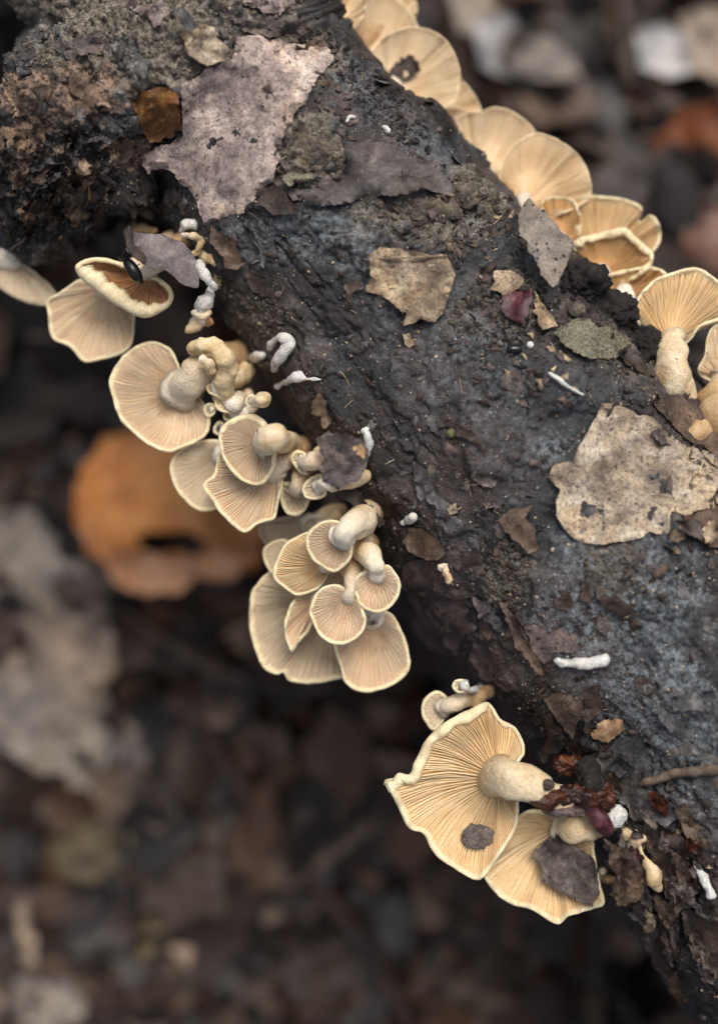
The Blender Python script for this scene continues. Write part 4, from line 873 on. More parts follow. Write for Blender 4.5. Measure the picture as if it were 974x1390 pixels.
flake('bark_crust', 'broken purple-brown crust below the dense cluster, beside the white rod fungus', [(640, 872), (668, 868), (700, 890), (716, 918), (700, 940), (668, 930), (640, 906)], CRUSTM, lift=.5, edge=.5, crink=.9, thick=.8, cat='bark', rough=2.4)

# crest and right-hand side
flake('leaf_scrap', 'black-spotted grey leaf standing against the upper row of mushrooms', [(717, 269), (733, 278), (753, 302), (774, 326), (777, 334), (770, 351), (764, 368), (758, 386), (750, 390), (738, 379), (728, 362), (722, 348), (713, 330), (705, 313), (703, 288)], SPOT, plane=(-1, -2, 3), edge=.7, crink=.9, thick=.45, bend=(.75, .6, 2.6))
clod('soil_clod', 'rounded black soil clod touching the cupped mushrooms', (791, 382), (31, 31), 2, CLODM, 31, .8, amp=.42)
clod('soil_clod', 'oblong black soil clod beside the white-stemmed cupped mushroom', (833, 423), (33, 25), 2, CLODM, 32, .8, amp=.42)
clod('soil_clod', 'crumbly black soil lump at the foot of the big striped mushroom', (874, 470), (24, 30), 1, CLODM, 33, .7, amp=.5)
clod('soil_clod', 'small brown soil ball between the two black clods', (783, 420), (11, 10), 2, CLODG, 34, .8, amp=.3, res=4)
flake('leaf_scrap', 'tan leaf corner lying above the wine-red scrap', [(666, 392), (671, 368), (695, 366), (714, 378), (705, 392), (681, 402)], TAN, lift=1.8, edge=1.2, crink=.8, thick=.4)
flake('leaf_scrap', 'glossy wine-red leaf scrap among tan pieces', [(678, 402), (700, 396), (722, 390), (724, 409), (716, 425), (709, 438), (695, 434), (681, 423)], WINE, lift=2.0, edge=.8, crink=.8, thick=.4)
flake('leaf_scrap', 'narrow tan leaf strip right beside the wine-red scrap', [(726, 395), (735, 408), (745, 424), (757, 443), (736, 449), (728, 438), (722, 424)], TAN, lift=1.8, edge=.8, crink=.7, thick=.4)
flake('leaf_scrap', 'sage green skeletonised leaf below the black soil clods', [(750, 450), (777, 435), (804, 433), (839, 450), (859, 464), (850, 478), (835, 488), (811, 490), (790, 484), (777, 478), (758, 466)], SAGE, lift=2.2, edge=1.4, crink=1.0, thick=.4, rough=2.4, notch=5)
flake('bark_scrap', 'dark brown bark shard jutting beside the sage green leaf', [(838, 476), (852, 470), (868, 490), (884, 500), (880, 510), (862, 502), (846, 492)], DARKB, lift=2, edge=1, thick=.8, cat='bark')
twig('splinter', 'thin white wood splinter below the sage green leaf', [(746, 507, 1.4, 2.6), (757, 514, 2, 3.2), (770, 524, 1.6, 2), (791, 536, 1.2, 1)], WHITE, 'splinter')
clod('insect', 'small striped black woodlouse-like insect on the bark near the wine-red scrap', (698, 474), (11, 6), .6, BEETLE, 3, .7, 'insect', .06, res=4)
clod('seed', 'tiny white round seed beside the small black insect', (719, 468), (5, 5), .8, WHITE, 9, .9, 'seed', .05, res=3)
flake('leaf_plate', 'large pale tan lobed leaf plate lying flat on the log', [(757, 665), (743, 648), (753, 631), (777, 624), (784, 607), (791, 598), (805, 571), (815, 547), (832, 547), (859, 557), (887, 567), (901, 584), (931, 601), (949, 612), (974, 629), (985, 645), (974, 662), (962, 689), (931, 699), (911, 694), (909, 723), (880, 727), (846, 735), (811, 739), (784, 734), (763, 717), (755, 699), (754, 680)],
      PALETAN, lift=1.7, edge=1.5, crink=1.7, thick=1.6, rough=.9, sm=24, sides=BROWN, sink=.7, csize=50, notch=0)
flake('leaf_scrap', 'small tan triangle of leaf folded up beside the large pale plate', [(906, 737), (912, 722), (921, 708), (927, 718), (930, 731), (920, 736)], TAN, lift=3.0, edge=1.4, thick=.5, step=3.5)
flake('leaf_scrap', 'reddish brown leaf tucked between the large pale plate and the crest', [(884, 545), (900, 538), (921, 534), (950, 556), (980, 586), (985, 628), (970, 624), (949, 608), (925, 590), (907, 571)], BROWN, lift=.9, edge=.9, crink=.8, thick=.45)
flake('leaf_scrap', 'yellowish leaf sliver at the outer edge of the large pale plate', [(953, 611), (964, 614), (982, 628), (980, 640), (964, 630)], PALETAN, lift=3.4, edge=.6, thick=.4, step=3.5)
flake('leaf_scrap', 'dark speckled brown leaf beside the folded tan triangle and the large pale plate', [(928, 702), (950, 694), (980, 685), (985, 745), (962, 741), (945, 733), (930, 718)], BROWN, lift=1.6, edge=1.0, crink=.9, thick=.5)

# lower right clutter
flake('leaf_scrap', 'stiff brown leaf flake with straight edge below the white rod fungus', [(737, 949), (759, 939), (789, 949), (792, 971), (785, 988), (777, 1004), (766, 996), (752, 971)], BROWN, lift=2.8, edge=1.0, crink=.5, thick=.5)
flake('leaf_scrap', 'darker brown leaf half under the stiff brown flake', [(786, 940), (810, 931), (814, 950), (816, 971), (795, 980), (784, 962)], DARKB, lift=1.4, edge=.8, crink=.6, thick=.4)
flake('leaf_scrap', 'narrow ragged brown strip below the stiff brown flake', [(746, 968), (737, 972), (743, 1001), (733, 1028), (738, 1037), (756, 1016), (767, 996), (756, 985)], BROWN, lift=1.8, edge=1.2, crink=.9, thick=.5, step=3.5)
flake('seed_husk', 'pale orange seed husk next to the slate grey leaf', [(798, 995), (810, 983), (831, 975), (845, 977), (846, 992), (837, 1001), (825, 1011), (807, 1004)], SEEDM, lift=3.0, edge=-1.4, crink=.4, thick=.9, step=3.5, cat='husk')
flake('leaf_scrap', 'slate grey leaf slab above the fibrous bark chunks', [(808, 1028), (831, 1010), (867, 993), (879, 1013), (885, 1028), (873, 1052), (866, 1067), (888, 1076), (913, 1094), (922, 1110), (904, 1122), (879, 1113), (855, 1098), (837, 1088), (825, 1076), (813, 1052)], SLATE, lift=2.4, edge=1.2, crink=.9, thick=.7, sides=BROWN)
twig('twig', 'grey-brown twig leading away from the slate grey leaf', [(870, 1063, 2, 4), (895, 1056, 3, 6), (925, 1049, 3, 6.5), (985, 1045, 3, 6)], TWIGM)
flake('bark_scrap', 'purple-brown fibrous bark chunk beside the big lower mushroom', [(820, 1140), (840, 1146), (861, 1158), (872, 1172), (878, 1190), (879, 1205), (861, 1227), (843, 1224), (831, 1209), (832, 1192), (829, 1172)], BROWN, plane=(3, 3, 2), edge=2.0, crink=3.0, csize=14, thick=4, cat='bark', rough=2.2, sides=DARKB)
flake('bark_scrap', 'large fibrous dark bark chunk with white fungus on its edge', [(861, 1131), (884, 1122), (904, 1125), (937, 1146), (943, 1170), (952, 1206), (937, 1230), (919, 1240), (906, 1226), (900, 1200), (885, 1170)], DARKB, lift=2.8, edge=1.6, crink=1.8, thick=3, cat='bark', rough=2.6, sides=GREYB)
flake('bark_scrap', 'fibrous dark bark strip hanging below the bark chunks', [(862, 1232), (885, 1212), (905, 1220), (915, 1245), (918, 1290), (905, 1330), (884, 1310), (868, 1270)], DARKB, lift=1.2, edge=1.4, crink=1.6, thick=1.4, cat='bark', rough=2.6, floor=-34)
flake('bark_scrap', 'pale-edged bark splinter below the fibrous chunks', [(850, 1240), (868, 1232), (886, 1228), (884, 1238), (872, 1258), (858, 1252)], GREYB, lift=2.2, edge=1.2, crink=.8, thick=.8, cat='bark', floor=-30)
flake('bark_scrap', 'broad dark bark flake at the lowest end of the log', [(925, 1240), (960, 1225), (990, 1250), (1000, 1310), (970, 1330), (938, 1300)], DARKB, lift=1.2, edge=1.2, crink=1.2, thick=1.2, cat='bark', rough=2.4)
flake('bark_scrap', 'rust-edged bark fragment beside the slate grey leaf', [(915, 1100), (928, 1092), (945, 1120), (955, 1150), (940, 1146), (926, 1128)], BROWN, lift=1.6, edge=1.0, crink=1, thick=.8, cat='bark')
# torn layers that make up the fibrous chunks and the lowest end of the log
lay = np.random.default_rng(5)
for i, (cx_, cy_, a_, b_, an_, lf_, mt_) in enumerate([(850, 1175, 20, 9, 60, 4.5, CRUMP), (846, 1200, 16, 10, 30, 5, WOODM), (868, 1146, 18, 8, 30, 3.4, WOODM), (905, 1150, 26, 11, 55, 4.4, CRUSTM), (925, 1178, 24, 10, 70, 4.6, BROWN), (912, 1205, 22, 10, 60, 4, CRUSTM), (940, 1150, 16, 8, 50, 3, RUSTY), (936, 1120, 20, 9, 60, 1.6, BROWN), (880, 1220, 18, 8, 80, 2.2, CRUMP),
        (886, 1260, 26, 9, 80, 2.0, GREYB), (905, 1280, 30, 8, 75, 2.4, CRUSTM), (940, 1270, 24, 12, 60, 1.8, BROWN), (960, 1240, 20, 10, 40, 1.8, GREYB), (955, 1320, 26, 12, 60, 1.6, CRUSTM), (920, 1340, 26, 10, 70, 1.8, DARKB), (826, 1150, 9, 6, 40, 6, CRUSTM), (780, 1018, 18, 9, 40, 1.5, DARKB), (800, 1030, 16, 8, 10, 1.8, RUSTY), (846, 1128, 14, 7, 30, 1.6, BROWN)]):
    ol_ = []
    for a in np.linspace(0, 2 * math.pi, 10, endpoint=False):
        q = lay.uniform(.6, 1.25); x_, y_ = a_ * q * math.cos(a), b_ * q * math.sin(a); an = math.radians(an_)
        ol_.append((cx_ + x_ * math.cos(an) - y_ * math.sin(an), cy_ + x_ * math.sin(an) + y_ * math.cos(an)))
    flake('bark_layer', None, ol_, mt_, lift=lf_, edge=1.8, crink=1.8, thick=1.1, step=3.5, rough=2.4, parent=log_root, origin=LO, sm=6, csize=12, floor=-30, seed=900 + i)
pile = np.random.default_rng(31)                     # torn scraps heaped round the foot of the big pair
for i, (cx_, cy_, a_, b_, an_, lf_, mt_) in enumerate([(842, 1042, 24, 14, 20, 5.0, SLATE), (868, 1104, 26, 14, 40, 4.2, CRUMP), (834, 1062, 20, 11, 70, 5.0, BROWN), (898, 1092, 22, 12, 50, 4.4, RUSTY), (850, 1130, 20, 11, 20, 5.0, CRUMP), (884, 1140, 22, 13, 60, 5.6, GREYB), (868, 1206, 24, 12, 75, 6.4, CRUMP), (900, 1236, 26, 13, 70, 4.6, BROWN), (930, 1212, 24, 14, 45, 5.2, GREYB), (944, 1186, 18, 12, 70, 4.0, CRUMP),
        (842, 1222, 15, 10, 40, 6.0, WOODM), (880, 1250, 26, 7, 95, 4.4, TAN), (914, 1262, 26, 9, 85, 4.2, GREYB), (950, 1290, 26, 14, 60, 3.4, CRUMP), (784, 958, 16, 12, 60, 3.6, CRUMP), (756, 1010, 14, 9, 100, 3.4, GREYB), (818, 1020, 16, 9, 10, 3.4, DARKB), (860, 1162, 14, 10, 40, 6.0, WINE), (956, 620, 22, 14, 30, 2.6, CRUMP), (958, 662, 20, 16, 60, 3.0, PALETAN), (940, 716, 24, 14, 20, 2.8, CRUMP), (966, 722, 16, 14, 60, 3.2, TAN), (900, 590, 22, 10, 40, 2.4, CRUMP)]):
    ol_ = []
    for a in np.linspace(0, 2 * math.pi, 11, endpoint=False):
        q = pile.uniform(.55, 1.25); x_, y_ = a_ * q * math.cos(a), b_ * q * math.sin(a); an = math.radians(an_)
        ol_.append((cx_ + x_ * math.cos(an) - y_ * math.sin(an), cy_ + x_ * math.sin(an) + y_ * math.cos(an)))
    flake('bark_layer', None, ol_, mt_, lift=lf_ * .7, edge=2.2, crink=2.2, thick=1.0, step=3.5, rough=2.2, parent=log_root, origin=LO, sm=6, csize=14, floor=-30, seed=1500 + i)
rt = root('rotten_wood_mass', P(790, 1085, -.02), 'wet rust-brown rotten mass wrapped around the stems of the two big mushrooms', 'rotten wood'); O = np.array(rt.location)
for nm, c_, r_, z_, mt, sd, sq in [('rust_lump', (742, 1084), (24, 13), 0, RUSTY, 3, 1.2), ('rust_lump', (782, 1078), (26, 17), -2, RUSTY, 4, 1.1), ('rust_lump', (738, 1066), (14, 8), 2.2, DARKB, 5, .7), ('soil_lump', (764, 1099), (26, 11), -3, CRUSTM, 6, 1.1), ('rust_lump', (818, 1080), (18, 22), -4, RUSTY, 8, 1.0), ('soil_lump', (800, 1050), (20, 20), -8, CLODM, 10, .9), ('rust_lump', (768, 1040), (22, 14), -12, RUSTY, 11, .9), ('white_flesh', (836, 1108), (15, 15), -8, WHITE, 12, .9), ('soil_lump', (808, 1062), (14, 12), -3, CLODM, 14, .9)]:
    hz = {'rust_lump': 0}.get(nm, 0)
    clod(nm, '', c_, r_, z_, mt, sd, sq, amp=.25 if nm == 'white_flesh' else .42, parent=rt, origin=O, size=.0045, zabs=True)
o, _, _ = tube('purple_rind', WP([(798, 1078, -3, 6), (800, 1090, -4, 11), (808, 1106, -5, 13), (818, 1120, -6, 11), (826, 1130, -8, 5)]), WINE, rt, O, 26, 14, (.0008, .004), 4)
clod('soil_crumb', 'oval brown soil crumb stuck on the gills of the largest mushroom', (648, 1136), (21, 16), 0, CRUMP, 40, .4, amp=.45, size=.0025)
CR = COL.objects[-1]
def on_cap(px_, py_, key): return hit(px_, py_, [CAPBVH[key]]) or -.012
CR.location.z = ZF + on_cap(648, 1136, 'big') + .0016
CR.location.x, CR.location.y = P(648, 1136, CR.location.z - ZF)[:2]
flake('leaf_scrap', 'brown leaf scrap resting on the amber gills of the big lower mushroom', [(722, 1155), (733, 1146), (744, 1136), (755, 1127), (766, 1144), (781, 1151), (807, 1166), (810, 1190), (812, 1210), (805, 1234), (790, 1226), (773, 1218), (752, 1206), (736, 1199), (733, 1184), (728, 1168)], CRUMP, lift=4.0, edge=1.0, crink=1.5, thick=.7, csize=18, rough=1.6, bvh=[CAPBVH['big2']], floor=-24, sides=DARKB)
flake('decayed_spot', 'dark decayed scrap on the amber mushroom of the upper row', [(532, 96), (536, 84), (547, 76), (560, 73), (570, 82), (572, 96), (562, 106), (548, 114), (536, 118), (530, 108)], DARKB, lift=.7, edge=.8, crink=1.0, thick=.6, step=3, rough=2.2, bvh=[CAPBVH['r3']], floor=-50, csize=10)
# ------------------------------------------------------------------ leaves and sticks on the forest floor
GF = 'fallen leaves on the ground around the log'
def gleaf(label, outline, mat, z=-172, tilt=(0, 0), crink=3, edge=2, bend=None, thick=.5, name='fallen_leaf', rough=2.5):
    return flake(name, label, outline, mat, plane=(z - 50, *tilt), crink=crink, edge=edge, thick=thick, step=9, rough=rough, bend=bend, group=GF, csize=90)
ORANGE = m_litter('orange_leaf', (.36, .12, .026), (.58, .22, .052), (.68, .31, .095), 22 * MM, .1, (.06, .02, .008), .5, .4 * MM)
PINKT = m_litter('pinkish_tan_leaf', (.13, .09, .068), (.30, .225, .17), (.46, .37, .29), 12 * MM, .7, (.05, .03, .02), .6, .4 * MM)
GREYL = m_litter('grey_leaf', (.10, .08, .066), (.25, .21, .175), (.42, .36, .30), 12 * MM, .8, (.03, .025, .022), .55, .5 * MM)
WHITEL = m_litter('whitish_leaf', (.24, .23, .225), (.38, .365, .36), (.50, .48, .47), 16 * MM, .3, (.06, .05, .05), .45, .5 * MM)
REDB = m_litter('red_brown_leaf', (.05, .014, .007), (.12, .036, .014), (.20, .075, .030), 14 * MM, .3, (.015, .006, .004), .4, .4 * MM)
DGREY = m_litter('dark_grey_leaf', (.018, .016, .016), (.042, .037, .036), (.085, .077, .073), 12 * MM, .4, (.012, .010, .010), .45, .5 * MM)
GTAN = m_litter('yellowish_leaf', (.06, .042, .02), (.13, .095, .047), (.21, .165, .09), 12 * MM, .35, (.03, .02, .01), .6, .5 * MM)
TONGUE = m_litter('pale_orange_leaf', (.34, .13, .05), (.52, .24, .11), (.62, .34, .19), 20 * MM, .15, (.08, .03, .012), .55, .4 * MM)
gleaf('large orange-brown curled leaf with a dark gap, on the ground', [(100, 690), (108, 640), (140, 596), (190, 578), (250, 590), (310, 640), (352, 690), (356, 740), (346, 776), (305, 784), (278, 770), (282, 742), (268, 726), (225, 722), (186, 726), (192, 744), (220, 752), (250, 752), (256, 768), (232, 798), (200, 800), (150, 780), (116, 752), (104, 720)],
      ORANGE, -158, (1, 1), 2.5, 3, thick=.6)
gleaf('pinkish tan leaf tongue under the orange-brown curled leaf', [(140, 748), (186, 748), (225, 756), (262, 756), (300, 748), (330, 762), (318, 790), (270, 786), (245, 802), (205, 808), (160, 794)], TONGUE, -155, (1, 1), 2, 2)
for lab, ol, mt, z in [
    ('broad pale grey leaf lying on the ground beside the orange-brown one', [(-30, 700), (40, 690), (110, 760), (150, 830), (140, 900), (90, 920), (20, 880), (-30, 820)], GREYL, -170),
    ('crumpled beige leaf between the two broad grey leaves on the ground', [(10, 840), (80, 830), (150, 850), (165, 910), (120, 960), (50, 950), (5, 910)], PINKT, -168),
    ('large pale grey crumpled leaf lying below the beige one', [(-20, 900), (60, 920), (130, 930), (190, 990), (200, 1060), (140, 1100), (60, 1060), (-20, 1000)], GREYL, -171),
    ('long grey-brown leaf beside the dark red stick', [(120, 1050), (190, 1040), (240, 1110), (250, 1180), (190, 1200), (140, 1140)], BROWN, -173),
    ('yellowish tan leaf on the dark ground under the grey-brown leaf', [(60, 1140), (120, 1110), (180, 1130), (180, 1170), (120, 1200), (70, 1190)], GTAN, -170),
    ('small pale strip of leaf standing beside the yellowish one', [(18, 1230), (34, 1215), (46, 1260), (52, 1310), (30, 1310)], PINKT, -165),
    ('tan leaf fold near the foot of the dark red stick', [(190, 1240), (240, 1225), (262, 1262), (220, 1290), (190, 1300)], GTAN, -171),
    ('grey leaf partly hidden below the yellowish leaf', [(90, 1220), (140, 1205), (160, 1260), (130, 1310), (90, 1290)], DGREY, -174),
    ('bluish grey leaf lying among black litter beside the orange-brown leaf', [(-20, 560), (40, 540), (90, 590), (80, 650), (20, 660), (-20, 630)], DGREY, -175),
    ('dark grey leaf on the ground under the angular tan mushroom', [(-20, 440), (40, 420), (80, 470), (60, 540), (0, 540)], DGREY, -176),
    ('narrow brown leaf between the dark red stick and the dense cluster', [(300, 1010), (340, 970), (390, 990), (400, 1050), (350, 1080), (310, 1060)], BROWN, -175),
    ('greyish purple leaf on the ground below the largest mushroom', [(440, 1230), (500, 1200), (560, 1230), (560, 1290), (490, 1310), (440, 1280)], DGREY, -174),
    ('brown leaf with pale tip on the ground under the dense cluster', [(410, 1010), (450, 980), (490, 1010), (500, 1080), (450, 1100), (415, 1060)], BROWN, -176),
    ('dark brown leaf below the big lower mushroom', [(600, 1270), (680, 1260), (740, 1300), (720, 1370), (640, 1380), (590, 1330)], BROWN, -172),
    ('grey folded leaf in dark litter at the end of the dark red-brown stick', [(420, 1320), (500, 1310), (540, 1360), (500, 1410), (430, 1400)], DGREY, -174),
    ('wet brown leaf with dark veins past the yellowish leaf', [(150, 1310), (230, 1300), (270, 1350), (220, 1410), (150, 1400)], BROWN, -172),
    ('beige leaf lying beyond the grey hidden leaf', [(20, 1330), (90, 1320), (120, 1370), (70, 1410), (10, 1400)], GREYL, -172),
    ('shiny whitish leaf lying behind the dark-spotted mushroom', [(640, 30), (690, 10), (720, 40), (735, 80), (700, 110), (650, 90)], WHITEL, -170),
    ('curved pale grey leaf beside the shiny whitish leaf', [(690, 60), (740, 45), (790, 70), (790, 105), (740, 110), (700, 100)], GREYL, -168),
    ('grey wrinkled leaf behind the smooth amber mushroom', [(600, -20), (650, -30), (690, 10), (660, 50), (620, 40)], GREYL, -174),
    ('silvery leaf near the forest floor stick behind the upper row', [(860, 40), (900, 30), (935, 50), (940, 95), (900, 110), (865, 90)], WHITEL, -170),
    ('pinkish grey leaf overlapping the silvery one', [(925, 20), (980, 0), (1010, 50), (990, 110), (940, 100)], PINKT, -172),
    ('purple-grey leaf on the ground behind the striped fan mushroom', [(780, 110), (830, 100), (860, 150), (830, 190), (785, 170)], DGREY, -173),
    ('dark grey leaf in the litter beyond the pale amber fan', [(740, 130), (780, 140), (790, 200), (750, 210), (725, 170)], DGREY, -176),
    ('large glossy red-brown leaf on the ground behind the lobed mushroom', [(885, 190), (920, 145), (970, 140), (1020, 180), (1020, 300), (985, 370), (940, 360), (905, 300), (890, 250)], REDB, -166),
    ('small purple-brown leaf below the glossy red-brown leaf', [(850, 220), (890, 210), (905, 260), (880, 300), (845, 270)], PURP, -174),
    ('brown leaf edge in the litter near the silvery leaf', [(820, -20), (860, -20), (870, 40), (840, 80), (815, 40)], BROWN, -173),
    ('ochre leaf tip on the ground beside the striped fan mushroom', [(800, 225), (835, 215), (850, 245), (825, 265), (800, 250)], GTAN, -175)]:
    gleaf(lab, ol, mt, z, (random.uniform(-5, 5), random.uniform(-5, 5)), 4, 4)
STICKM = m_litter('red_stick_bark', (.012, .006, .005), (.028, .012, .009), (.055, .028, .021), 8 * MM, .4, (.006, .004, .003), .5, .6 * MM)
def stick(label, pts, mat):
    return twig('fallen_stick', label, [(a, b_, c_ - 50, d_) for a, b_, c_, d_ in pts], mat, 'stick', 50, (.0012, .01), 'sticks on the forest floor', on=False)
stick('dark red-brown stick slanting across the ground below the largest mushroom', [(250, 950, -171, 12), (320, 1060, -169, 14), (400, 1170, -168, 15), (480, 1260, -170, 15), (560, 1400, -172, 14)], STICKM)
stick('thin dark stick reaching from the orange-brown leaf under the dense cluster', [(170, 835, -172, 7), (240, 880, -170, 8), (330, 925, -168, 8), (470, 935, -170, 7)], DARKB)
stick('short pale twig standing among litter under the dense cluster', [(452, 1050, -168, 5), (456, 1090, -166, 6), (462, 1130, -170, 5)], TWIGM)
stick('dark stick on the ground behind the upper row of mushrooms', [(845, -30, -172, 13), (848, 40, -170, 13), (852, 110, -172, 12)], DARKB)
stick('slender brown stick beside the big lower mushroom', [(560, 1190, -171, 6), (620, 1250, -169, 7), (720, 1330, -170, 7), (800, 1400, -172, 6)], DARKB)
stick('grey twig half buried among leaves past the dark red-brown stick', [(330, 1230, -172, 6), (420, 1180, -168, 7), (500, 1120, -171, 6)], TWIGM)
# ------------------------------------------------------------------ uncountable crumbs, grit and root hairs on the bark
def crumbs(name, label, n, mat, size, seed, zones=None, lumpy=.62, flat=.45):
    r = np.random.default_rng(seed); bm = bmesh.new(); bmesh.ops.create_icosphere(bm, subdivisions=1, radius=1)
    v0 = np.array([tuple(x.co) for x in bm.verts]); f0 = np.array([[w.index for w in q.verts] for q in bm.faces]); bm.free()
    V, F = [], []; base = 0; tries = 0
    while len(V) < n and tries < n * 4:
        tries += 1
        if zones is not None and r.random() < .85:
            zx, zy, rx, ry, an, _ = zones[r.integers(len(zones))]
            a, q = r.uniform(0, 6.28), math.sqrt(r.random()); dx, dy = rx * q * math.cos(a), ry * q * math.sin(a)
            x, y = zx + dx * math.cos(math.radians(an)) - dy * math.sin(math.radians(an)), zy + dx * math.sin(math.radians(an)) + dy * math.cos(math.radians(an))
        else: x, y = r.uniform(-10, 985), r.uniform(-10, 1400)
        z = hit(x, y)
        if z is None: continue
        s_ = size[0] * (size[1] / size[0]) ** (r.random() ** 2.2) * MM
        sc = s_ * np.array([r.uniform(.6, 1.5), r.uniform(.6, 1.5), flat * r.uniform(.5, 1.2)])
        a = r.uniform(0, 6.28); R_ = np.array([[math.cos(a), -math.sin(a), 0], [math.sin(a), math.cos(a), 0], [0, 0, 1]])
        p = (v0 * (1 + r.uniform(-lumpy, lumpy, (len(v0), 1))) * sc) @ R_.T
        V.append(p + np.array(P(x, y, z + sc[2] * .4))); F.append(f0 + base); base += len(v0)
    o = mesh_obj(name, np.vstack(V), np.vstack(F), mat, smooth_shade=False)
    return tag(o, label, 'debris', kind='stuff')
crumbs('soil_grit', 'grey soil grit covering the stub and soiled hollows of the bark', 9000, CLODG, (.12, .6), 1, SOIL_AT + [(170, 45, 190, 75, 10, 1), (60, 100, 90, 60, 30, 1), (120, 40, 160, 60, 10, 1)])
crumbs('bark_crumbs', 'dark crumbs of rotten bark scattered over the log', 1800, CRUSTM, (.10, .42), 2, CRUST_AT)
crumbs('pale_specks', 'fine pale specks of wood sprinkled over dark bark', 2600, PALETAN, (.10, .42), 3, None)
crumbs('black_crumbs', 'black soil crumbs in the cracks of the bark', 2600, CLODM, (.14, .75), 4, [(800, 440, 90, 60, 40, 1), (690, 420, 60, 60, 0, 1), (70, 280, 90, 90, 0, 1), (760, 1010, 80, 70, 0, 1), (880, 1200, 90, 90, 0, 1), (640, 930, 80, 40, 30, 1), (520, 140, 90, 30, 45, 1)])
crumbs('white_grains', 'tiny white mould grains dotted over the bark', 420, WHITE, (.09, .24), 6, None, flat=.8)
# small bark flakes, each a thin curled chip, too many to tell apart
def chips(name, label, n, mats, seed, size=(.8, 3.2), zones=None):
    r = np.random.default_rng(seed); V, F, M = [], [], []; base = 0; k = 0
    while k < n:
        x, y = r.uniform(-10, 985), r.uniform(-10, 1400)
        if zones:
            zx, zy, rx, ry = zones[r.integers(len(zones))]; x, y = r.normal(zx, rx), r.normal(zy, ry)
        z = hit(x, y)
        if z is None: continue
        z1, z2 = hit(x + 6, y), hit(x, y + 6)
        if z1 is None or z2 is None or abs(z1 - z) > .004 or abs(z2 - z) > .004: continue
        k += 1
        m = r.integers(5, 8); rad = r.uniform(*size) * MM * r.uniform(.5, 1)
        an = np.sort(r.uniform(0, 6.28, m)); rr_ = rad * r.uniform(.5, 1.2, m); el = r.uniform(.4, 1)
        a0 = r.uniform(0, 3.14); xx = rr_ * np.cos(an); yy = rr_ * np.sin(an) * el
        X = xx * math.cos(a0) - yy * math.sin(a0); Y = xx * math.sin(a0) + yy * math.cos(a0)
        gx1 = (z1 - z) / (6 * S); gy1 = -(z2 - z) / (6 * S)
        Z = X * gx1 + Y * gy1 + .00035 + r.uniform(-.1, .35) * rad * (X / rad) ** 2 + r.normal(0, .0001, m)
        c = np.array(P(x, y, z)); th = r.uniform(.15, .4) * MM
        top = np.stack([X, Y, Z], 1) + c; mid = np.array([[0, 0, .0005 + r.uniform(0, .0004)]]) + c
        V.append(np.vstack([top, mid, top - (0, 0, th)]))
        for i in range(m):
            j = (i + 1) % m
            F.append((base + i, base + j, base + m)); M.append(0)
            F.append((base + i, base + m + 1 + i, base + m + 1 + j)); F.append((base + i, base + m + 1 + j, base + j))
        mi = int(r.integers(len(mats))); M = M[:len(F) - 3 * m] + [mi] * (3 * m)
        base += 2 * m + 1
    o = mesh_obj(name, np.vstack(V), np.array(F), mats, smooth_shade=False, midx=M)
    return tag(o, label, 'debris', kind='stuff')
chips('bark_chips', 'scattered small brown and grey chips of bark and leaf', 420, [GREYB, DARKB, SLATE, CRUSTM, DARKB, SLATE, BROWN], 8)
chips('leaf_crumbs', 'dense crumbled leaf and bark chips gathered in the hollows of the log', 420, [BROWN, DARKB, CRUMP, GREYB, TAN, CLODM, CRUSTM], 18, (.7, 2.6), [(700, 430, 40, 40), (640, 330, 40, 30), (850, 560, 40, 20), (720, 520, 40, 30), (760, 1000, 30, 40), (900, 1150, 40, 50), (690, 760, 30, 50), (430, 90, 30, 40), (960, 700, 20, 40), (600, 290, 50, 14), (870, 490, 24, 24)])
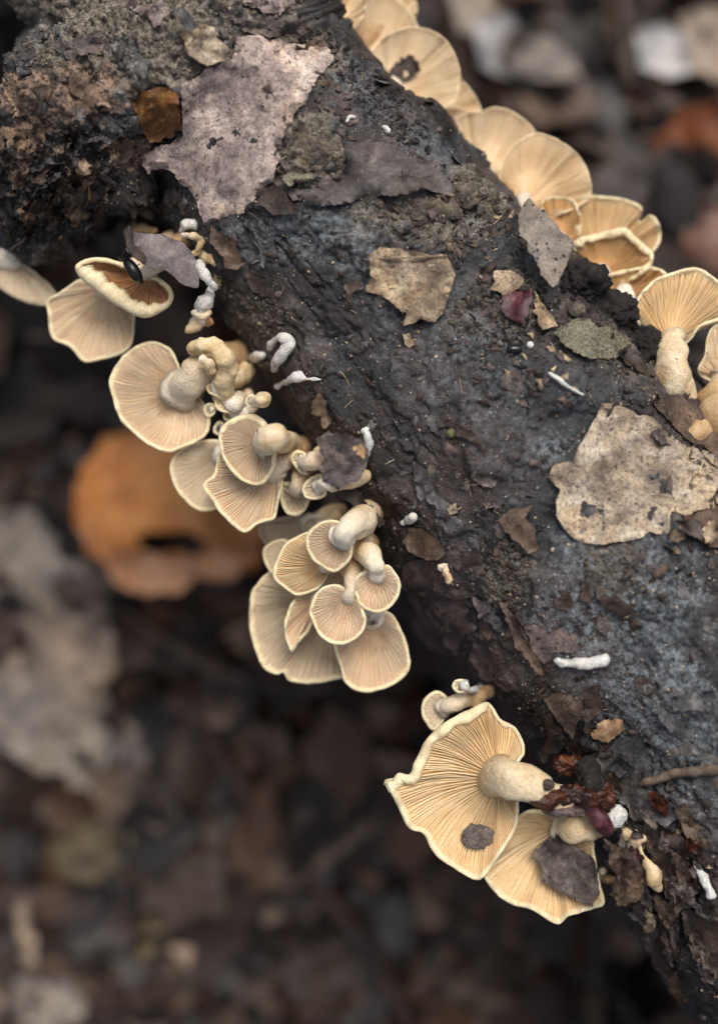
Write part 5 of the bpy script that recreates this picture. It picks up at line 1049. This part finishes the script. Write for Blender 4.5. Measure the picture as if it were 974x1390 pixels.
def hairs(n, seed):
    r = np.random.default_rng(seed); V, F = [], []; base = 0; k = 0
    while k < n:
        x, y = r.uniform(0, 975), r.uniform(0, 1390)
        if hit(x, y) is None: continue
        a = r.uniform(0, 6.28); L = r.uniform(8, 34); cv = r.uniform(-.05, .05); pts = []
        for i in range(9):
            pts.append((x, y)); x += math.cos(a) * L / 8; y += math.sin(a) * L / 8; a += cv * L / 8 + r.normal(0, .12)
        zs = [hit(*p) for p in pts]
        if any(z is None for z in zs): continue
        k += 1; w = r.uniform(.3, .7) * S
        for i, (p, z) in enumerate(zip(pts, zs)):
            c = np.array(P(*p, z + .0003)); d_ = np.array([-math.sin(a), -math.cos(a), 0]) * w
            V += [c - d_, c + (0, 0, w * 1.2), c + d_]
            if i:
                for j in (0, 1): F.append((base + (i - 1) * 3 + j, base + i * 3 + j, base + i * 3 + j + 1, base + (i - 1) * 3 + j + 1))
        base += 27
    o = mesh_obj('root_hairs', np.array(V), np.array(F), PALETAN)
    return tag(o, 'fine pale root hairs and fibres lying on the bark', 'debris', kind='stuff')
hairs(70, 9)
# ---- bark flakes: the peeling plates of the log itself
fl = np.random.default_rng(21); made = 0
FM = [SLATE, DARKB, CRUSTM, SLATE, DARKB, SLATE, CRUMP]
while made < 46:
    cx_, cy_ = fl.uniform(250, 974), fl.uniform(20, 1380)
    if any((cx_ - a) ** 2 + (cy_ - b_) ** 2 < r_ ** 2 for a, b_, r_ in [(850, 650, 120), (560, 390, 80), (330, 170, 130), (800, 460, 75), (510, 230, 60), (400, 490, 60), (790, 898, 50), (465, 625, 55), (700, 410, 50)]): continue
    zs = [hit(cx_ + a, cy_ + b_) for a, b_ in ((0, 0), (24, 0), (-24, 0), (0, 24), (0, -24))]
    if any(z is None for z in zs) or max(zs) - min(zs) > .011: continue
    L_, W_ = fl.uniform(12, 44), fl.uniform(8, 20); an = math.radians(50 + fl.normal(0, 28)); k_ = fl.integers(8, 13)
    ol_ = []
    for a in np.linspace(0, 2 * math.pi, k_, endpoint=False):
        q = fl.uniform(.6, 1.15); x_, y_ = L_ * q * math.cos(a), W_ * q * math.sin(a)
        ol_.append((cx_ + x_ * math.cos(an) - y_ * math.sin(an), cy_ + x_ * math.sin(an) + y_ * math.cos(an)))
    flake('bark_flake', None, ol_, FM[fl.integers(len(FM))], lift=fl.uniform(.1, .5), edge=fl.uniform(.1, 1.0), crink=.6, thick=fl.uniform(.4, .9), step=4.5, rough=2.2, parent=log_root, origin=LO, sm=8, csize=18, sink=1.0, seed=made + 300)
    made += 1
